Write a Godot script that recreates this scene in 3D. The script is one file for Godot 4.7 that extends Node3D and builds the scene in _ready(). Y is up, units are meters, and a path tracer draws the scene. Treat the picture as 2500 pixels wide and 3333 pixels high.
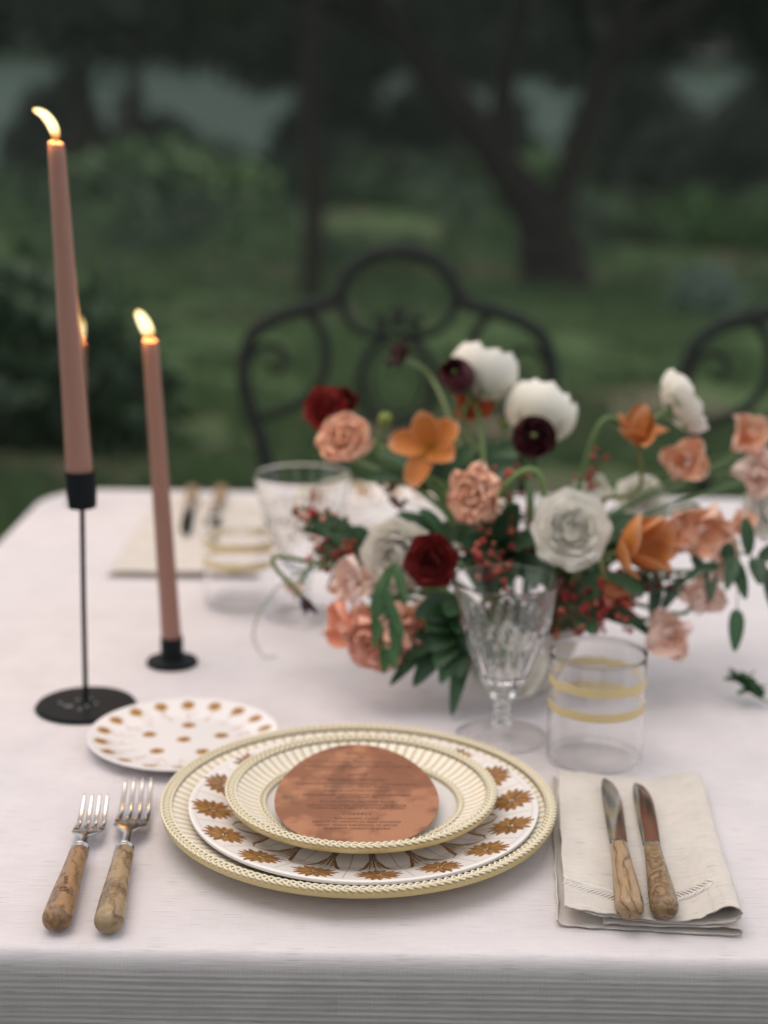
extends Node3D

const TOP := 0.75            # height of the table top
var rng := RandomNumberGenerator.new()
var used := {}
var M := {}
var bump_noise := FastNoiseLite.new()
var vein_noise := FastNoiseLite.new()


# ------------------------------------------------------------------ mesh building
class Shape:
	var v := PackedVector3Array()
	var uv := PackedVector2Array()
	var col := PackedColorArray()
	var ix := PackedInt32Array()

	func add(p: Vector3, t := Vector2.ZERO, c := Color.WHITE) -> int:
		v.append(p)
		uv.append(t)
		col.append(c)
		return v.size() - 1

	func tri(a: int, b: int, c: int) -> void:
		ix.append(a)
		ix.append(b)
		ix.append(c)

	func quad(a: int, b: int, c: int, d: int) -> void:
		tri(a, b, c)
		tri(a, c, d)

	# f(u, v) gives a point, u and v run from 0 to 1; the outside is along du x dv (the other side if flipped)
	func grid(nu: int, nv: int, f: Callable, flip := false, fc = null, fu = null) -> void:
		var at := v.size()
		for j in nv + 1:
			for i in nu + 1:
				var a := float(i) / nu
				var b := float(j) / nv
				add(f.call(a, b), fu.call(a, b) if fu != null else Vector2(a, b), fc.call(a, b) if fc != null else Color.WHITE)
		for j in nv:
			for i in nu:
				var a := at + j * (nu + 1) + i
				var c := a + nu + 2
				if flip:
					quad(a, a + 1, c, c - 1)
				else:
					quad(a, c - 1, c, a + 1)

	# a box with bevelled-looking hard faces
	func box(lo: Vector3, hi: Vector3) -> void:
		for k in 3:
			for s in 2:
				var e := [Vector3.ZERO, Vector3.ZERO, Vector3.ZERO, Vector3.ZERO]
				var a := (k + 1) % 3
				var b := (k + 2) % 3
				for n in 4:
					var p := Vector3.ZERO
					p[k] = hi[k] if s else lo[k]
					p[a] = hi[a] if n in [1, 2] else lo[a]
					p[b] = hi[b] if n in [2, 3] else lo[b]
					e[n] = p
				var q := []
				for n in 4:
					q.append(add(e[n], Vector2(e[n][a], e[n][b])))
				if s:
					quad(q[0], q[3], q[2], q[1])
				else:
					quad(q[0], q[1], q[2], q[3])

	func join(o: Shape, t: Transform3D) -> void:
		var at := v.size()
		for p in o.v:
			v.append(t * p)
		uv.append_array(o.uv)
		col.append_array(o.col)
		for i in o.ix:
			ix.append(i + at)

	func mesh(weld := true) -> ArrayMesh:
		var n := PackedVector3Array()
		n.resize(v.size())
		for k in range(0, ix.size(), 3):
			var a := v[ix[k]]
			var f := (v[ix[k + 2]] - a).cross(v[ix[k + 1]] - a)
			n[ix[k]] += f
			n[ix[k + 1]] += f
			n[ix[k + 2]] += f
		if weld:
			var sum := {}
			for k in v.size():
				var key := Vector3i((v[k] * 40000.0).round())
				sum[key] = sum.get(key, Vector3.ZERO) + n[k]
			for k in v.size():
				n[k] = sum[Vector3i((v[k] * 40000.0).round())]
		for k in v.size():
			n[k] = n[k].normalized() if n[k].length_squared() > 1e-30 else Vector3.UP
		var a := []
		a.resize(Mesh.ARRAY_MAX)
		a[Mesh.ARRAY_VERTEX] = v
		a[Mesh.ARRAY_NORMAL] = n
		a[Mesh.ARRAY_TEX_UV] = uv
		a[Mesh.ARRAY_COLOR] = col
		a[Mesh.ARRAY_INDEX] = ix
		var m := ArrayMesh.new()
		m.add_surface_from_arrays(Mesh.PRIMITIVE_TRIANGLES, a)
		return m


func smooth(points: Array, steps: int) -> Array:           # Catmull-Rom through points (Vector2 or Vector3)
	var out := []
	for k in points.size() - 1:
		var p0 = points[maxi(k - 1, 0)]
		var p1 = points[k]
		var p2 = points[k + 1]
		var p3 = points[mini(k + 2, points.size() - 1)]
		for s in steps:
			var t := float(s) / steps
			out.append(0.5 * (2.0 * p1 + (p2 - p0) * t + (2.0 * p0 - 5.0 * p1 + 4.0 * p2 - p3) * t * t + (3.0 * p1 - p0 - 3.0 * p2 + p3) * t * t * t))
	out.append(points[-1])
	return out


func at_path(path: Array, t: float):
	var x := clampf(t, 0.0, 1.0) * (path.size() - 1)
	var k := mini(int(x), path.size() - 2)
	return path[k].lerp(path[k + 1], x - k)


# a round tube along a path; radius is a number or a Callable of 0..1; the ends are closed
func tube(sh: Shape, path: Array, radius, sides := 8, squash := 1.0) -> void:
	var n := path.size()
	var side := Vector3.ZERO
	var frames := []
	for k in n:
		var d: Vector3 = (path[mini(k + 1, n - 1)] - path[maxi(k - 1, 0)]).normalized()
		if side == Vector3.ZERO:
			side = d.cross(Vector3.UP if absf(d.y) < 0.9 else Vector3.RIGHT).normalized()
		side = (side - d * side.dot(d)).normalized()
		frames.append([path[k], side, d.cross(side)])
	var get_r := func(t): return radius.call(t) if radius is Callable else radius
	var ends := func(i, j):
		var k := clampi(j - 1, 0, n - 1)
		var r: float = get_r.call(float(k) / (n - 1)) if j > 0 and j < n + 1 else 0.00001
		var fr = frames[k]
		var a: float = i * TAU
		return fr[0] + (fr[1] * cos(a) + fr[2] * sin(a) * squash) * r
	sh.grid(sides, n + 1, func(u, w): return ends.call(u, roundi(w * (n + 1))), false, null, func(u, w): return Vector2(u, w))


func lathe(sh: Shape, prof: Array, sides := 64, fr = null, fc = null, fu = null) -> void:   # prof: Vector2(radius, height), outside first going up
	var n := prof.size() - 1
	sh.grid(sides, n, func(u, w):
		var p: Vector2 = prof[roundi(w * n)]
		var a: float = u * TAU
		var r: float = p.x if fr == null else fr.call(a, p, roundi(w * n))
		return Vector3(r * cos(a), p.y, -r * sin(a)), false, fc, fu)


# a closed rounded solid along x: centre(t), half width, half height are Callables of t in 0..1
func loft(sh: Shape, centre: Callable, hw: Callable, hh: Callable, rings := 24, sides := 14, power := 1.0) -> void:
	sh.grid(sides, rings, func(u, t):
		var a: float = u * TAU
		var c := cos(a)
		var s := sin(a)
		var p: Vector3 = centre.call(t)
		return p + Vector3(0, signf(s) * pow(absf(s), power) * hh.call(t), signf(c) * pow(absf(c), power) * hw.call(t)), true, null, func(u, t): return Vector2(u, t))


# ------------------------------------------------------------------ nodes
func numbered(called: String) -> String:
	used[called] = used.get(called, -1) + 1
	return called if used[called] == 0 else "%s_%03d" % [called, used[called]]


func tag(o: Node3D, label: String, category: String, group := "") -> Node3D:
	o.set_meta("label", label)
	o.set_meta("category", category)
	if group:
		o.set_meta("group", group)
	return o


func thing(called: String, label: String, category: String, place := Vector3.ZERO, group := "") -> Node3D:
	var o := Node3D.new()
	o.name = numbered(called)
	add_child(o)
	o.position = place
	return tag(o, label, category, group)


func part(called: String, what, mat: Material, parent: Node, t := Transform3D()) -> MeshInstance3D:
	var o := MeshInstance3D.new()
	o.name = called if parent != self else numbered(called)
	o.mesh = what.mesh() if what is Shape else what
	o.material_override = mat
	parent.add_child(o, true)
	o.transform = t
	return o


func structure(called: String, what, mat: Material, t := Transform3D()) -> MeshInstance3D:
	var o := part(called, what, mat, self, t)
	o.set_meta("kind", "structure")
	return o


func many(called: String, what: Mesh, mat: Material, places: Array, tints: Array, parent: Node) -> MultiMeshInstance3D:
	var mm := MultiMesh.new()
	mm.transform_format = MultiMesh.TRANSFORM_3D
	mm.use_colors = tints.size() > 0
	mm.mesh = what
	mm.instance_count = places.size()
	for k in places.size():
		mm.set_instance_transform(k, places[k])
		if tints:
			mm.set_instance_color(k, tints[k])
	var o := MultiMeshInstance3D.new()
	o.name = called if parent != self else numbered(called)
	o.multimesh = mm
	o.material_override = mat
	o.set_meta("kind", "stuff")
	parent.add_child(o, true)
	return o


func facing(axis: Vector3, roll := 0.0) -> Basis:            # a basis whose y looks along axis
	var y := axis.normalized()
	var x := (Vector3.UP if absf(y.y) < 0.95 else Vector3.RIGHT).cross(y).normalized()
	return Basis(x, y, x.cross(y)) * Basis(Vector3.UP, roll)


# ------------------------------------------------------------------ materials
func lin(r: float, g: float, b: float) -> Color:
	return Color(r, g, b).linear_to_srgb()


func mat(color: Color, rough := 0.6, metal := 0.0) -> StandardMaterial3D:
	var m := StandardMaterial3D.new()
	m.albedo_color = color
	m.roughness = rough
	m.metallic = metal
	m.cull_mode = BaseMaterial3D.CULL_DISABLED
	return m


func noise_image(w: int, h: int, freq: float, seed_: int, octaves := 4) -> Image:
	var n := FastNoiseLite.new()
	n.seed = seed_
	n.noise_type = FastNoiseLite.TYPE_PERLIN
	n.frequency = freq
	n.fractal_octaves = octaves
	return n.get_seamless_image(w, h)


func stretched(w: int, h: int, freq: float, seed_: int, tw: int, th: int, octaves := 3) -> PackedByteArray:
	var i := noise_image(w, h, freq, seed_, octaves)
	i.resize(tw, th, Image.INTERPOLATE_CUBIC)
	i.convert(Image.FORMAT_L8)
	return i.get_data()


func picture(w: int, h: int, f: Callable) -> ImageTexture:     # f(x, y) in pixels gives an sRGB colour
	var data := PackedByteArray()
	data.resize(w * h * 3)
	var k := 0
	for y in h:
		for x in w:
			var c: Color = f.call(x, y)
			data[k] = clampi(int(c.r * 255.0), 0, 255)
			data[k + 1] = clampi(int(c.g * 255.0), 0, 255)
			data[k + 2] = clampi(int(c.b * 255.0), 0, 255)
			k += 3
	return ImageTexture.create_from_image(Image.create_from_data(w, h, false, Image.FORMAT_RGB8, data))


func linen(size: int, base: Color, streak: float, threads: float, seed_: int) -> Array:   # [colour, height]
	var across := stretched(size / 16, size, 0.35, seed_, size, size)
	var along := stretched(size, size / 16, 0.35, seed_ + 1, size, size)
	var patch := stretched(size / 8, size / 8, 0.06, seed_ + 2, size, size)
	var slub := stretched(size / 32, size, 0.5, seed_ + 3, size, size, 2)
	var colour := PackedByteArray()
	var height := PackedByteArray()
	colour.resize(size * size * 3)
	height.resize(size * size)
	var wave := PackedFloat32Array()
	for k in size:
		wave.append(0.5 + 0.5 * sin(k * TAU / threads))
	var k := 0
	for y in size:
		for x in size:
			var a := across[k] / 255.0
			var b := along[k] / 255.0
			var s := slub[k] / 255.0
			var up := wave[y] if (int(x * 2.0 / threads) + int(y * 2.0 / threads)) % 2 else wave[x]
			var hgt := 0.38 * up + 0.38 * a + 0.24 * b
			height[k] = clampi(int(hgt * 255.0), 0, 255)
			var dark := maxf(0.0, 0.30 - s) * 1.6 * streak + maxf(0.0, s - 0.72) * -0.5 * streak
			var tone := 1.0 - dark + (a - 0.5) * 0.10 * streak + (b - 0.5) * 0.05 * streak + (patch[k] / 255.0 - 0.5) * 0.05
			colour[k * 3] = clampi(int(base.r * tone * 255.0), 0, 255)
			colour[k * 3 + 1] = clampi(int(base.g * tone * 255.0), 0, 255)
			colour[k * 3 + 2] = clampi(int(base.b * tone * 255.0), 0, 255)
			k += 1
	return [ImageTexture.create_from_image(Image.create_from_data(size, size, false, Image.FORMAT_RGB8, colour)),
		ImageTexture.create_from_image(Image.create_from_data(size, size, false, Image.FORMAT_L8, height))]


# colour of the wood of a handle at a point p of it, in metres: olive wood with dark veins
func grain(style: String, p: Vector3) -> Color:
	var light := Color(0.36, 0.245, 0.135)
	var dark := Color(0.095, 0.055, 0.028)
	var q := p * 100.0
	var n := vein_noise
	var v := 0.0
	var soft := 0.0
	if style == "straight":
		var w := n.get_noise_3d(q.x * 0.22, q.y * 0.6, q.z * 0.6) * 0.6 + n.get_noise_3d(q.x * 0.5, q.y, q.z) * 0.08
		v = pow(absf(sin((q.z * 1.6 + q.y * 0.9 + w) * 2.6)), 16.0) * 0.85
		soft = n.get_noise_3d(q.x * 0.4, q.y * 5.0, q.z * 5.0) * 0.4
		light = Color(0.40, 0.265, 0.150)
	elif style == "curly":
		var w := n.get_noise_3d(q.x * 0.45, q.y * 0.8, q.z * 0.8) * 2.2 + n.get_noise_3d(q.x * 1.4, q.y * 1.4, q.z * 1.4) * 0.5
		soft = sin((q.x * 0.95 + q.z * 0.5 + w) * 3.1) * 0.33 + sin((q.x * 2.1 + q.z * 0.8 + w * 1.6) * 3.3) * 0.16 + 0.22
		v = pow(absf(sin((q.x * 0.8 + q.z * 0.4 + w * 1.2) * 2.0)), 14.0) * 0.6
		light = Color(0.31, 0.205, 0.105)
	else:
		var burl := style == "burl"
		var w := n.get_noise_3d(q.x * 0.30, q.y * 0.6, q.z * 0.6) * 1.3 + n.get_noise_3d(q.x * 0.8 + 9.0, q.y * 1.1, q.z * 1.1) * 0.5 + n.get_noise_3d(q.x * 1.8, q.y * 2.2, q.z * 2.2) * 0.16
		var s := (q.z * 0.8 + q.y * 0.6 + q.x * (0.12 if burl else 0.35) + w * (1.5 if burl else 1.0)) * (3.0 if burl else 2.4)
		soft = 0.30 * sin(s) + 0.14 * sin(s * 2.3 + w * 3.0) + n.get_noise_3d(q.x * 1.6, q.y * 9.0 + w * 4.0, q.z * 9.0) * 0.34 + 0.18
		v = pow(absf(sin(s * 0.5 + 0.6)), 22.0) * 0.20
		light = Color(0.33, 0.190, 0.092) if burl else Color(0.36, 0.255, 0.145)
	var fine := n.get_noise_3d(q.x * 5.0, q.y * 22.0, q.z * 22.0) * 0.22
	return light.lerp(dark, clampf(v + soft + fine + 0.06, 0.0, 1.0))


func materials() -> void:
	bump_noise.seed = 3
	bump_noise.frequency = 1.0
	vein_noise.seed = 8
	vein_noise.frequency = 1.0
	vein_noise.fractal_type = FastNoiseLite.FRACTAL_NONE
	var c := linen(1024, Color(0.838, 0.815, 0.830), 0.42, 3.0, 11)
	var cloth := mat(Color.WHITE, 0.85)
	cloth.albedo_texture = c[0]
	cloth.heightmap_enabled = true
	cloth.heightmap_texture = c[1]
	cloth.heightmap_scale = 0.035
	cloth.uv1_scale = Vector3(2.6, 2.6, 1)
	cloth.rim_enabled = true
	cloth.rim = 0.2
	M.cloth = cloth
	var l := linen(512, Color(0.805, 0.778, 0.752), 0.6, 3.0, 31)
	var nap := mat(Color.WHITE, 0.9)
	nap.albedo_texture = l[0]
	nap.heightmap_enabled = true
	nap.heightmap_texture = l[1]
	nap.heightmap_scale = 0.02
	nap.uv1_scale = Vector3(6.5, 6.5, 1)
	M.napkin = nap
	M.thread = mat(lin(0.74, 0.72, 0.70), 0.6)
	M.iron = mat(lin(0.008, 0.011, 0.014), 0.55)
	M.iron.metallic_specular = 0.25
	M.chair = mat(lin(0.024, 0.029, 0.027), 0.75)
	M.chair.metallic_specular = 0.25
	M.steel = mat(lin(0.50, 0.50, 0.51), 0.2, 1.0)
	M.blade = mat(lin(0.60, 0.60, 0.61), 0.10, 1.0)
	M.wax = mat(lin(0.325, 0.172, 0.132), 0.5)
	M.wax.subsurf_scatter_enabled = true
	M.wax.subsurf_scatter_strength = 0.12
	M.wick = mat(lin(0.01, 0.01, 0.01), 0.9)
	M.flame = mat(Color.BLACK, 1.0)
	M.flame.emission_enabled = true
	var glow := Gradient.new()
	glow.offsets = PackedFloat32Array([0.0, 0.10, 0.28, 0.70, 0.90, 1.0])
	glow.colors = PackedColorArray([Color(0.25, 0.12, 0.06), Color(0.62, 0.36, 0.16), Color(1.0, 0.90, 0.66), Color(1.0, 0.92, 0.70), Color(1.0, 0.78, 0.42), Color(0.9, 0.50, 0.20)])
	var ramp := GradientTexture2D.new()
	ramp.gradient = glow
	ramp.width = 8
	ramp.height = 128
	ramp.fill_from = Vector2(0, 0)
	ramp.fill_to = Vector2(0, 1)
	M.flame.emission = Color.BLACK
	M.flame.emission_texture = ramp
	M.flame.emission_energy_multiplier = 1.7
	M.flame_edge = mat(Color.BLACK, 1.0)
	M.glass = mat(Color(1, 1, 1, 0.0), 0.02)
	M.glass.refraction_enabled = true
	M.glass.refraction_scale = 0.05
	M.glass.cull_mode = BaseMaterial3D.CULL_BACK
	M.gold = mat(lin(0.84, 0.67, 0.35), 0.35)
	M.gold.backlight_enabled = true
	M.gold.backlight = Color(0.9, 0.85, 0.7)
	M.glaze = mat(Color.WHITE, 0.22)
	M.glaze.vertex_color_use_as_albedo = true
	M.porcelain = mat(lin(0.80, 0.775, 0.76), 0.16)
	M.petal = mat(Color.WHITE, 0.62)
	M.petal.vertex_color_use_as_albedo = true
	M.petal.backlight_enabled = true
	M.petal.backlight = Color(0.7, 0.7, 0.7)
	M.leaf = mat(Color.WHITE, 0.5)
	M.leaf.vertex_color_use_as_albedo = true
	M.leaf.backlight_enabled = true
	M.leaf.backlight = Color(0.3, 0.3, 0.3)
	M.bowl = mat(lin(0.50, 0.46, 0.40), 0.35)
	M.ink = mat(lin(0.22, 0.120, 0.080), 0.8)
	M.wood = mat(Color.WHITE, 0.36)
	M.wood.vertex_color_use_as_albedo = true
	M.pane_glass = mat(Color(1, 1, 1, 0.03), 0.02)
	M.pane_glass.transparency = BaseMaterial3D.TRANSPARENCY_ALPHA
	# mottled leather-like paper of the menu
	var big := noise_image(512, 512, 0.006, 71, 4)
	var mid := noise_image(512, 512, 0.03, 72, 4)
	var small := noise_image(512, 512, 0.2, 73, 2)
	var card := mat(Color.WHITE, 0.5)
	card.albedo_texture = picture(512, 512, func(x, y):
		var a := big.get_pixel(x, y).r
		var b := mid.get_pixel(x, y).r
		var tt := clampf((a - 0.5) * 2.6 + (b - 0.5) * 1.0 + 0.42, 0.0, 1.0)
		var col := Color(0.665, 0.458, 0.338).lerp(Color(0.535, 0.343, 0.243), smoothstep(0.1, 1.0, tt))
		var smoke := smoothstep(0.52, 0.85, mid.get_pixel((x / 2 + 200) % 512, y / 2).r) * smoothstep(0.45, 0.7, big.get_pixel((x + 99) % 512, y).r) * 0.6
		col = col.lerp(Color(0.40, 0.27, 0.20), smoke)
		return col * (0.96 + 0.08 * small.get_pixel(x, y).r))
	card.heightmap_enabled = true
	card.heightmap_texture = ImageTexture.create_from_image(mid)
	card.heightmap_scale = 0.05
	M.card = card
	M.card_edge = mat(lin(0.45, 0.28, 0.2), 0.8)
	# the ground: grass with worn, earthy patches
	var g1 := noise_image(512, 512, 0.012, 91, 5)
	var g2 := noise_image(512, 512, 0.05, 92, 4)
	var lawn := mat(Color.WHITE, 0.95)
	lawn.albedo_texture = picture(512, 512, func(x, y):
		var a := g1.get_pixel(x, y).r
		var b := g2.get_pixel(x, y).r
		var green := Color(0.245, 0.345, 0.190).lerp(Color(0.305, 0.410, 0.210), b)
		return green.lerp(Color(0.375, 0.355, 0.275), smoothstep(0.50, 0.70, a * 0.75 + b * 0.25)))
	lawn.uv1_scale = Vector3(0.07, 0.07, 1)
	lawn.vertex_color_use_as_albedo = true
	M.lawn = lawn
	var bk := noise_image(256, 256, 0.05, 95, 5)
	bk.resize(256, 1024)
	var bark := mat(lin(0.020, 0.016, 0.013), 0.95)
	bark.heightmap_enabled = true
	bark.heightmap_texture = ImageTexture.create_from_image(bk)
	bark.heightmap_scale = 3.0
	bark.uv1_triplanar = true
	M.bark = bark
	M.crown = mat(Color.WHITE, 0.6)
	M.crown.vertex_color_use_as_albedo = true
	M.crown.backlight_enabled = true
	M.crown.backlight = Color(0.4, 0.4, 0.4)
	M.plaster = mat(lin(0.23, 0.30, 0.28), 0.9)
	M.roof = mat(lin(0.03, 0.03, 0.03), 0.95)
	M.pane = mat(lin(0.03, 0.04, 0.045), 0.08)
	M.stone = mat(lin(0.16, 0.175, 0.20), 0.9)


# ------------------------------------------------------------------ the printed plates
class Print:
	var size: int
	var data := PackedFloat32Array()

	func _init(n: int, base: Color) -> void:
		size = n
		data.resize(n * n * 3)
		for k in n * n:
			data[k * 3] = base.r
			data[k * 3 + 1] = base.g
			data[k * 3 + 2] = base.b

	# a brush stroke from a to b (plate units -1..1) whose half width goes r0 > rm > r1
	func stroke(a: Vector2, b: Vector2, r0: float, rm: float, r1: float, c: Color, strength := 1.0) -> void:
		var h := size * 0.5
		var pa := a * h + Vector2(h, h)
		var d := (b - a) * h
		var most := maxf(r0, maxf(rm, r1)) * h + 1.5
		var lo := (pa.min(pa + d) - Vector2(most, most)).max(Vector2.ZERO)
		var hi := (pa.max(pa + d) + Vector2(most, most)).min(Vector2(size - 1, size - 1))
		var l2 := maxf(d.length_squared(), 1e-6)
		for y in range(int(lo.y), int(hi.y) + 1):
			for x in range(int(lo.x), int(hi.x) + 1):
				var q := Vector2(x + 0.5, y + 0.5) - pa
				var t := clampf(q.dot(d) / l2, 0.0, 1.0)
				var r := lerpf(r0, rm, t * 2.0) if t < 0.5 else lerpf(rm, r1, t * 2.0 - 1.0)
				var s := clampf(r * h - (q - d * t).length() + 0.5, 0.0, 1.0) * strength
				if s > 0.0:
					var k := (y * size + x) * 3
					data[k] = lerpf(data[k], c.r, s)
					data[k + 1] = lerpf(data[k + 1], c.g, s)
					data[k + 2] = lerpf(data[k + 2], c.b, s)

	func texture() -> ImageTexture:
		var bytes := PackedByteArray()
		bytes.resize(data.size())
		for k in data.size():
			bytes[k] = clampi(int(data[k] * 255.0), 0, 255)
		return ImageTexture.create_from_image(Image.create_from_data(size, size, false, Image.FORMAT_RGB8, bytes))


func polar(r: float, a: float) -> Vector2:
	return Vector2(cos(a), sin(a)) * r


func daisy_print() -> ImageTexture:
	var p := Print.new(1024, Color(0.915, 0.90, 0.895))
	var line := Color(0.66, 0.56, 0.47)
	var brown := Color(0.52, 0.36, 0.21)
	for k in 90:
		p.stroke(polar(0.965, k * TAU / 90), polar(0.965, (k + 1) * TAU / 90), 0.002, 0.002, 0.002, Color(0.80, 0.76, 0.72))
	for n in 16:
		var a := (n + 0.5) * TAU / 16 + 0.09
		var b := a + TAU / 32
		p.stroke(polar(0.45, b), polar(0.96, b + 0.01), 0.0022, 0.0018, 0.0018, line)
		# stems and leaves that reach out towards each flower
		for s in [-1.0, 1.0]:
			for q in 3:
				p.stroke(polar(0.40, a + s * 0.012 * q), polar(0.66, a + s * (0.006 + 0.014 * q)), 0.0018, 0.0022, 0.0015, brown.darkened(0.25))
			var leaf := [polar(0.56, a + s * 0.02), polar(0.66, a + s * 0.07), polar(0.735, a + s * 0.125), polar(0.77, a + s * 0.20)]
			for q in 3:
				p.stroke(leaf[q], leaf[q + 1], [0.002, 0.009, 0.008][q], [0.006, 0.011, 0.005][q], [0.009, 0.008, 0.001][q], brown.lerp(Color(0.72, 0.55, 0.32), 0.35))
			p.stroke(leaf[0], leaf[2], 0.001, 0.002, 0.001, brown.darkened(0.3))
			p.stroke(polar(0.60, a + s * 0.03), polar(0.70, a + s * 0.045), 0.003, 0.006, 0.001, brown.lightened(0.15))
		p.stroke(polar(0.45, a), polar(0.80, a), 0.002, 0.002, 0.002, brown)
		var c := polar(0.862, a)
		for q in 16:
			var d := polar(1.0, q * TAU / 16 + rng.randf_range(-0.06, 0.06) + a)
			var l := rng.randf_range(0.104, 0.126)
			var tone := brown.lerp(Color(0.68, 0.50, 0.31), rng.randf())
			p.stroke(c + d * 0.022, c + d * l, 0.010, 0.025, 0.009, tone)
			p.stroke(c + d * 0.02, c + d * l * 0.9, 0.004, 0.004, 0.001, brown.darkened(0.3), 0.7)
			if q % 2:
				p.stroke(c + d * 0.03, c + d * l * 0.75, 0.002, 0.004, 0.001, Color(0.85, 0.70, 0.45), 0.6)
		for q in 9:
			p.stroke(c, c + polar(rng.randf_range(0.01, 0.03), rng.randf() * TAU), 0.003, 0.002, 0.002, Color(0.27, 0.18, 0.12))
		for q in 5:
			var e := c + polar(rng.randf_range(0.004, 0.024), rng.randf() * TAU)
			p.stroke(e, e + polar(0.004, q), 0.0025, 0.0025, 0.002, Color(0.93, 0.88, 0.80))
	return p.texture()


func dotted_print() -> ImageTexture:
	var p := Print.new(512, Color(0.915, 0.90, 0.905))
	var gold := Color(0.64, 0.46, 0.21)
	var faint := Color(0.76, 0.66, 0.60)
	var spots := [Vector2.ZERO]
	for n in 5:
		spots.append(polar(0.40, n * TAU / 5 - PI / 2))
	for n in 18:
		spots.append(polar(0.86, n * TAU / 18 + 0.1))
		var a := n * TAU / 18 + 0.1
		p.stroke(polar(0.80, a), polar(0.52, a + rng.randf_range(-0.08, 0.08)), 0.004, 0.004, 0.003, faint)
		for q in 5:
			var r := rng.randf_range(0.52, 0.76)
			p.stroke(polar(r, a + 0.01), polar(r + 0.08, a + rng.randf_range(-0.16, 0.16)), 0.002, 0.008, 0.002, faint.lightened(rng.randf() * 0.3))
	for c in spots:
		for q in 11:
			var d := polar(1.0, q * TAU / 11 + rng.randf() * 0.2)
			p.stroke(c + d * 0.012, c + d * 0.074, 0.014, 0.020, 0.010, gold.lerp(Color(0.70, 0.52, 0.27), rng.randf()))
		p.stroke(c, c + Vector2(0.004, 0), 0.02, 0.02, 0.02, gold.darkened(0.25))
	return p.texture()


# ------------------------------------------------------------------ the scene
func _ready() -> void:
	rng.seed = 20
	var camera := Camera3D.new()
	camera.name = "camera"
	camera.position = Vector3(0, 1.28, 0)
	camera.rotation_degrees = Vector3(-13.76, 0, 0.85)
	camera.near = 0.05
	camera.far = 400.0
	var lens := CameraAttributesPhysical.new()
	lens.frustum_focal_length = 35.81
	lens.frustum_focus_distance = 1.085
	lens.frustum_far = 400.0
	lens.exposure_aperture = 1.9
	camera.attributes = lens
	camera.fov = 37.05
	camera.current = true
	add_child(camera)

	var env := Environment.new()
	env.background_mode = Environment.BG_SKY
	var sky := Sky.new()
	var overcast := ProceduralSkyMaterial.new()
	overcast.sky_top_color = Color(0.82, 0.82, 0.84)
	overcast.sky_horizon_color = Color(0.80, 0.82, 0.84)
	overcast.sky_curve = 0.2
	overcast.ground_bottom_color = Color(0.16, 0.17, 0.14)
	overcast.ground_horizon_color = Color(0.30, 0.32, 0.30)
	sky.sky_material = overcast
	env.sky = sky
	env.background_energy_multiplier = 1.25
	env.tonemap_mode = Environment.TONE_MAPPER_LINEAR
	env.tonemap_exposure = 1.27
	env.fog_enabled = true
	env.fog_density = 0.0013
	env.fog_light_color = Color(0.72, 0.79, 0.74)
	env.sdfgi_enabled = true
	env.ssao_enabled = true
	env.ssil_enabled = true
	var world := WorldEnvironment.new()
	world.name = "world"
	world.environment = env
	add_child(world)

	var sun := DirectionalLight3D.new()
	sun.name = "overcast_sun"
	sun.light_energy = 0.40
	sun.light_angular_distance = 50.0
	sun.light_color = Color(1.0, 0.97, 0.94)
	sun.shadow_enabled = true
	sun.look_at_from_position(Vector3(-1.6, 8, -0.4), Vector3.ZERO)
	add_child(sun)

	materials()
	garden()
	table()
	chairs()
	plates()
	cutlery()
	napkins()
	candles()
	glasses()
	flowers()


# ------------------------------------------------------------------ the garden
func clump(leaves: int, size: float, leaf: float) -> ArrayMesh:
	var sh := Shape.new()
	for k in leaves:
		var p := Vector3(rng.randf_range(-1, 1), rng.randf_range(-1, 1), rng.randf_range(-1, 1)) * size * 0.6
		var b := Basis.from_euler(Vector3(rng.randf() * TAU, rng.randf() * TAU, rng.randf() * TAU))
		var l := leaf * rng.randf_range(0.7, 1.3)
		var tone := rng.randf_range(0.7, 1.25)
		var c := Color(tone, tone, tone)
		var q := [sh.add(p, Vector2.ZERO, c), sh.add(p + b * Vector3(l * 0.28, l * 0.06, l * 0.5), Vector2.ZERO, c), sh.add(p + b * Vector3(0, 0, l), Vector2.ZERO, c), sh.add(p + b * Vector3(-l * 0.28, l * 0.06, l * 0.5), Vector2.ZERO, c)]
		sh.quad(q[0], q[1], q[2], q[3])
	return sh.mesh(false)


func crown(parent: Node3D, called: String, leaf_mesh: Mesh, blobs: Array, count: int, colour: Color, size := 1.0) -> void:
	var places := []
	var tints := []
	for k in count:
		var blob: Array = blobs[rng.randi() % blobs.size()]
		var d := Vector3(rng.randfn(), rng.randfn(), rng.randfn()).normalized() * pow(rng.randf(), 0.4)
		var p: Vector3 = blob[0] + d * blob[1]
		if bump_noise.get_noise_3dv(p * 0.9) > 0.22:
			continue
		places.append(Transform3D(Basis.from_euler(Vector3(rng.randf() * TAU, rng.randf() * TAU, 0)).scaled(Vector3.ONE * size * rng.randf_range(0.7, 1.3)), p))
		var t := 0.75 + 0.5 * rng.randf()
		tints.append(Color(colour.r * t, colour.g * t * rng.randf_range(0.92, 1.08), colour.b * t))
	many(called, leaf_mesh, M.crown, places, tints, parent)


func limb(parent: Node3D, called: String, pts: Array, r0: float, r1: float) -> void:
	var sh := Shape.new()
	var path := smooth(pts, 6)
	tube(sh, path, func(t): return lerpf(r0, r1, t) * (1.0 + 0.09 * sin(t * 23.0 + r0 * 90.0) * (1.0 - t * 0.5)), 12)
	part(called, sh, M.bark, parent)


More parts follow.
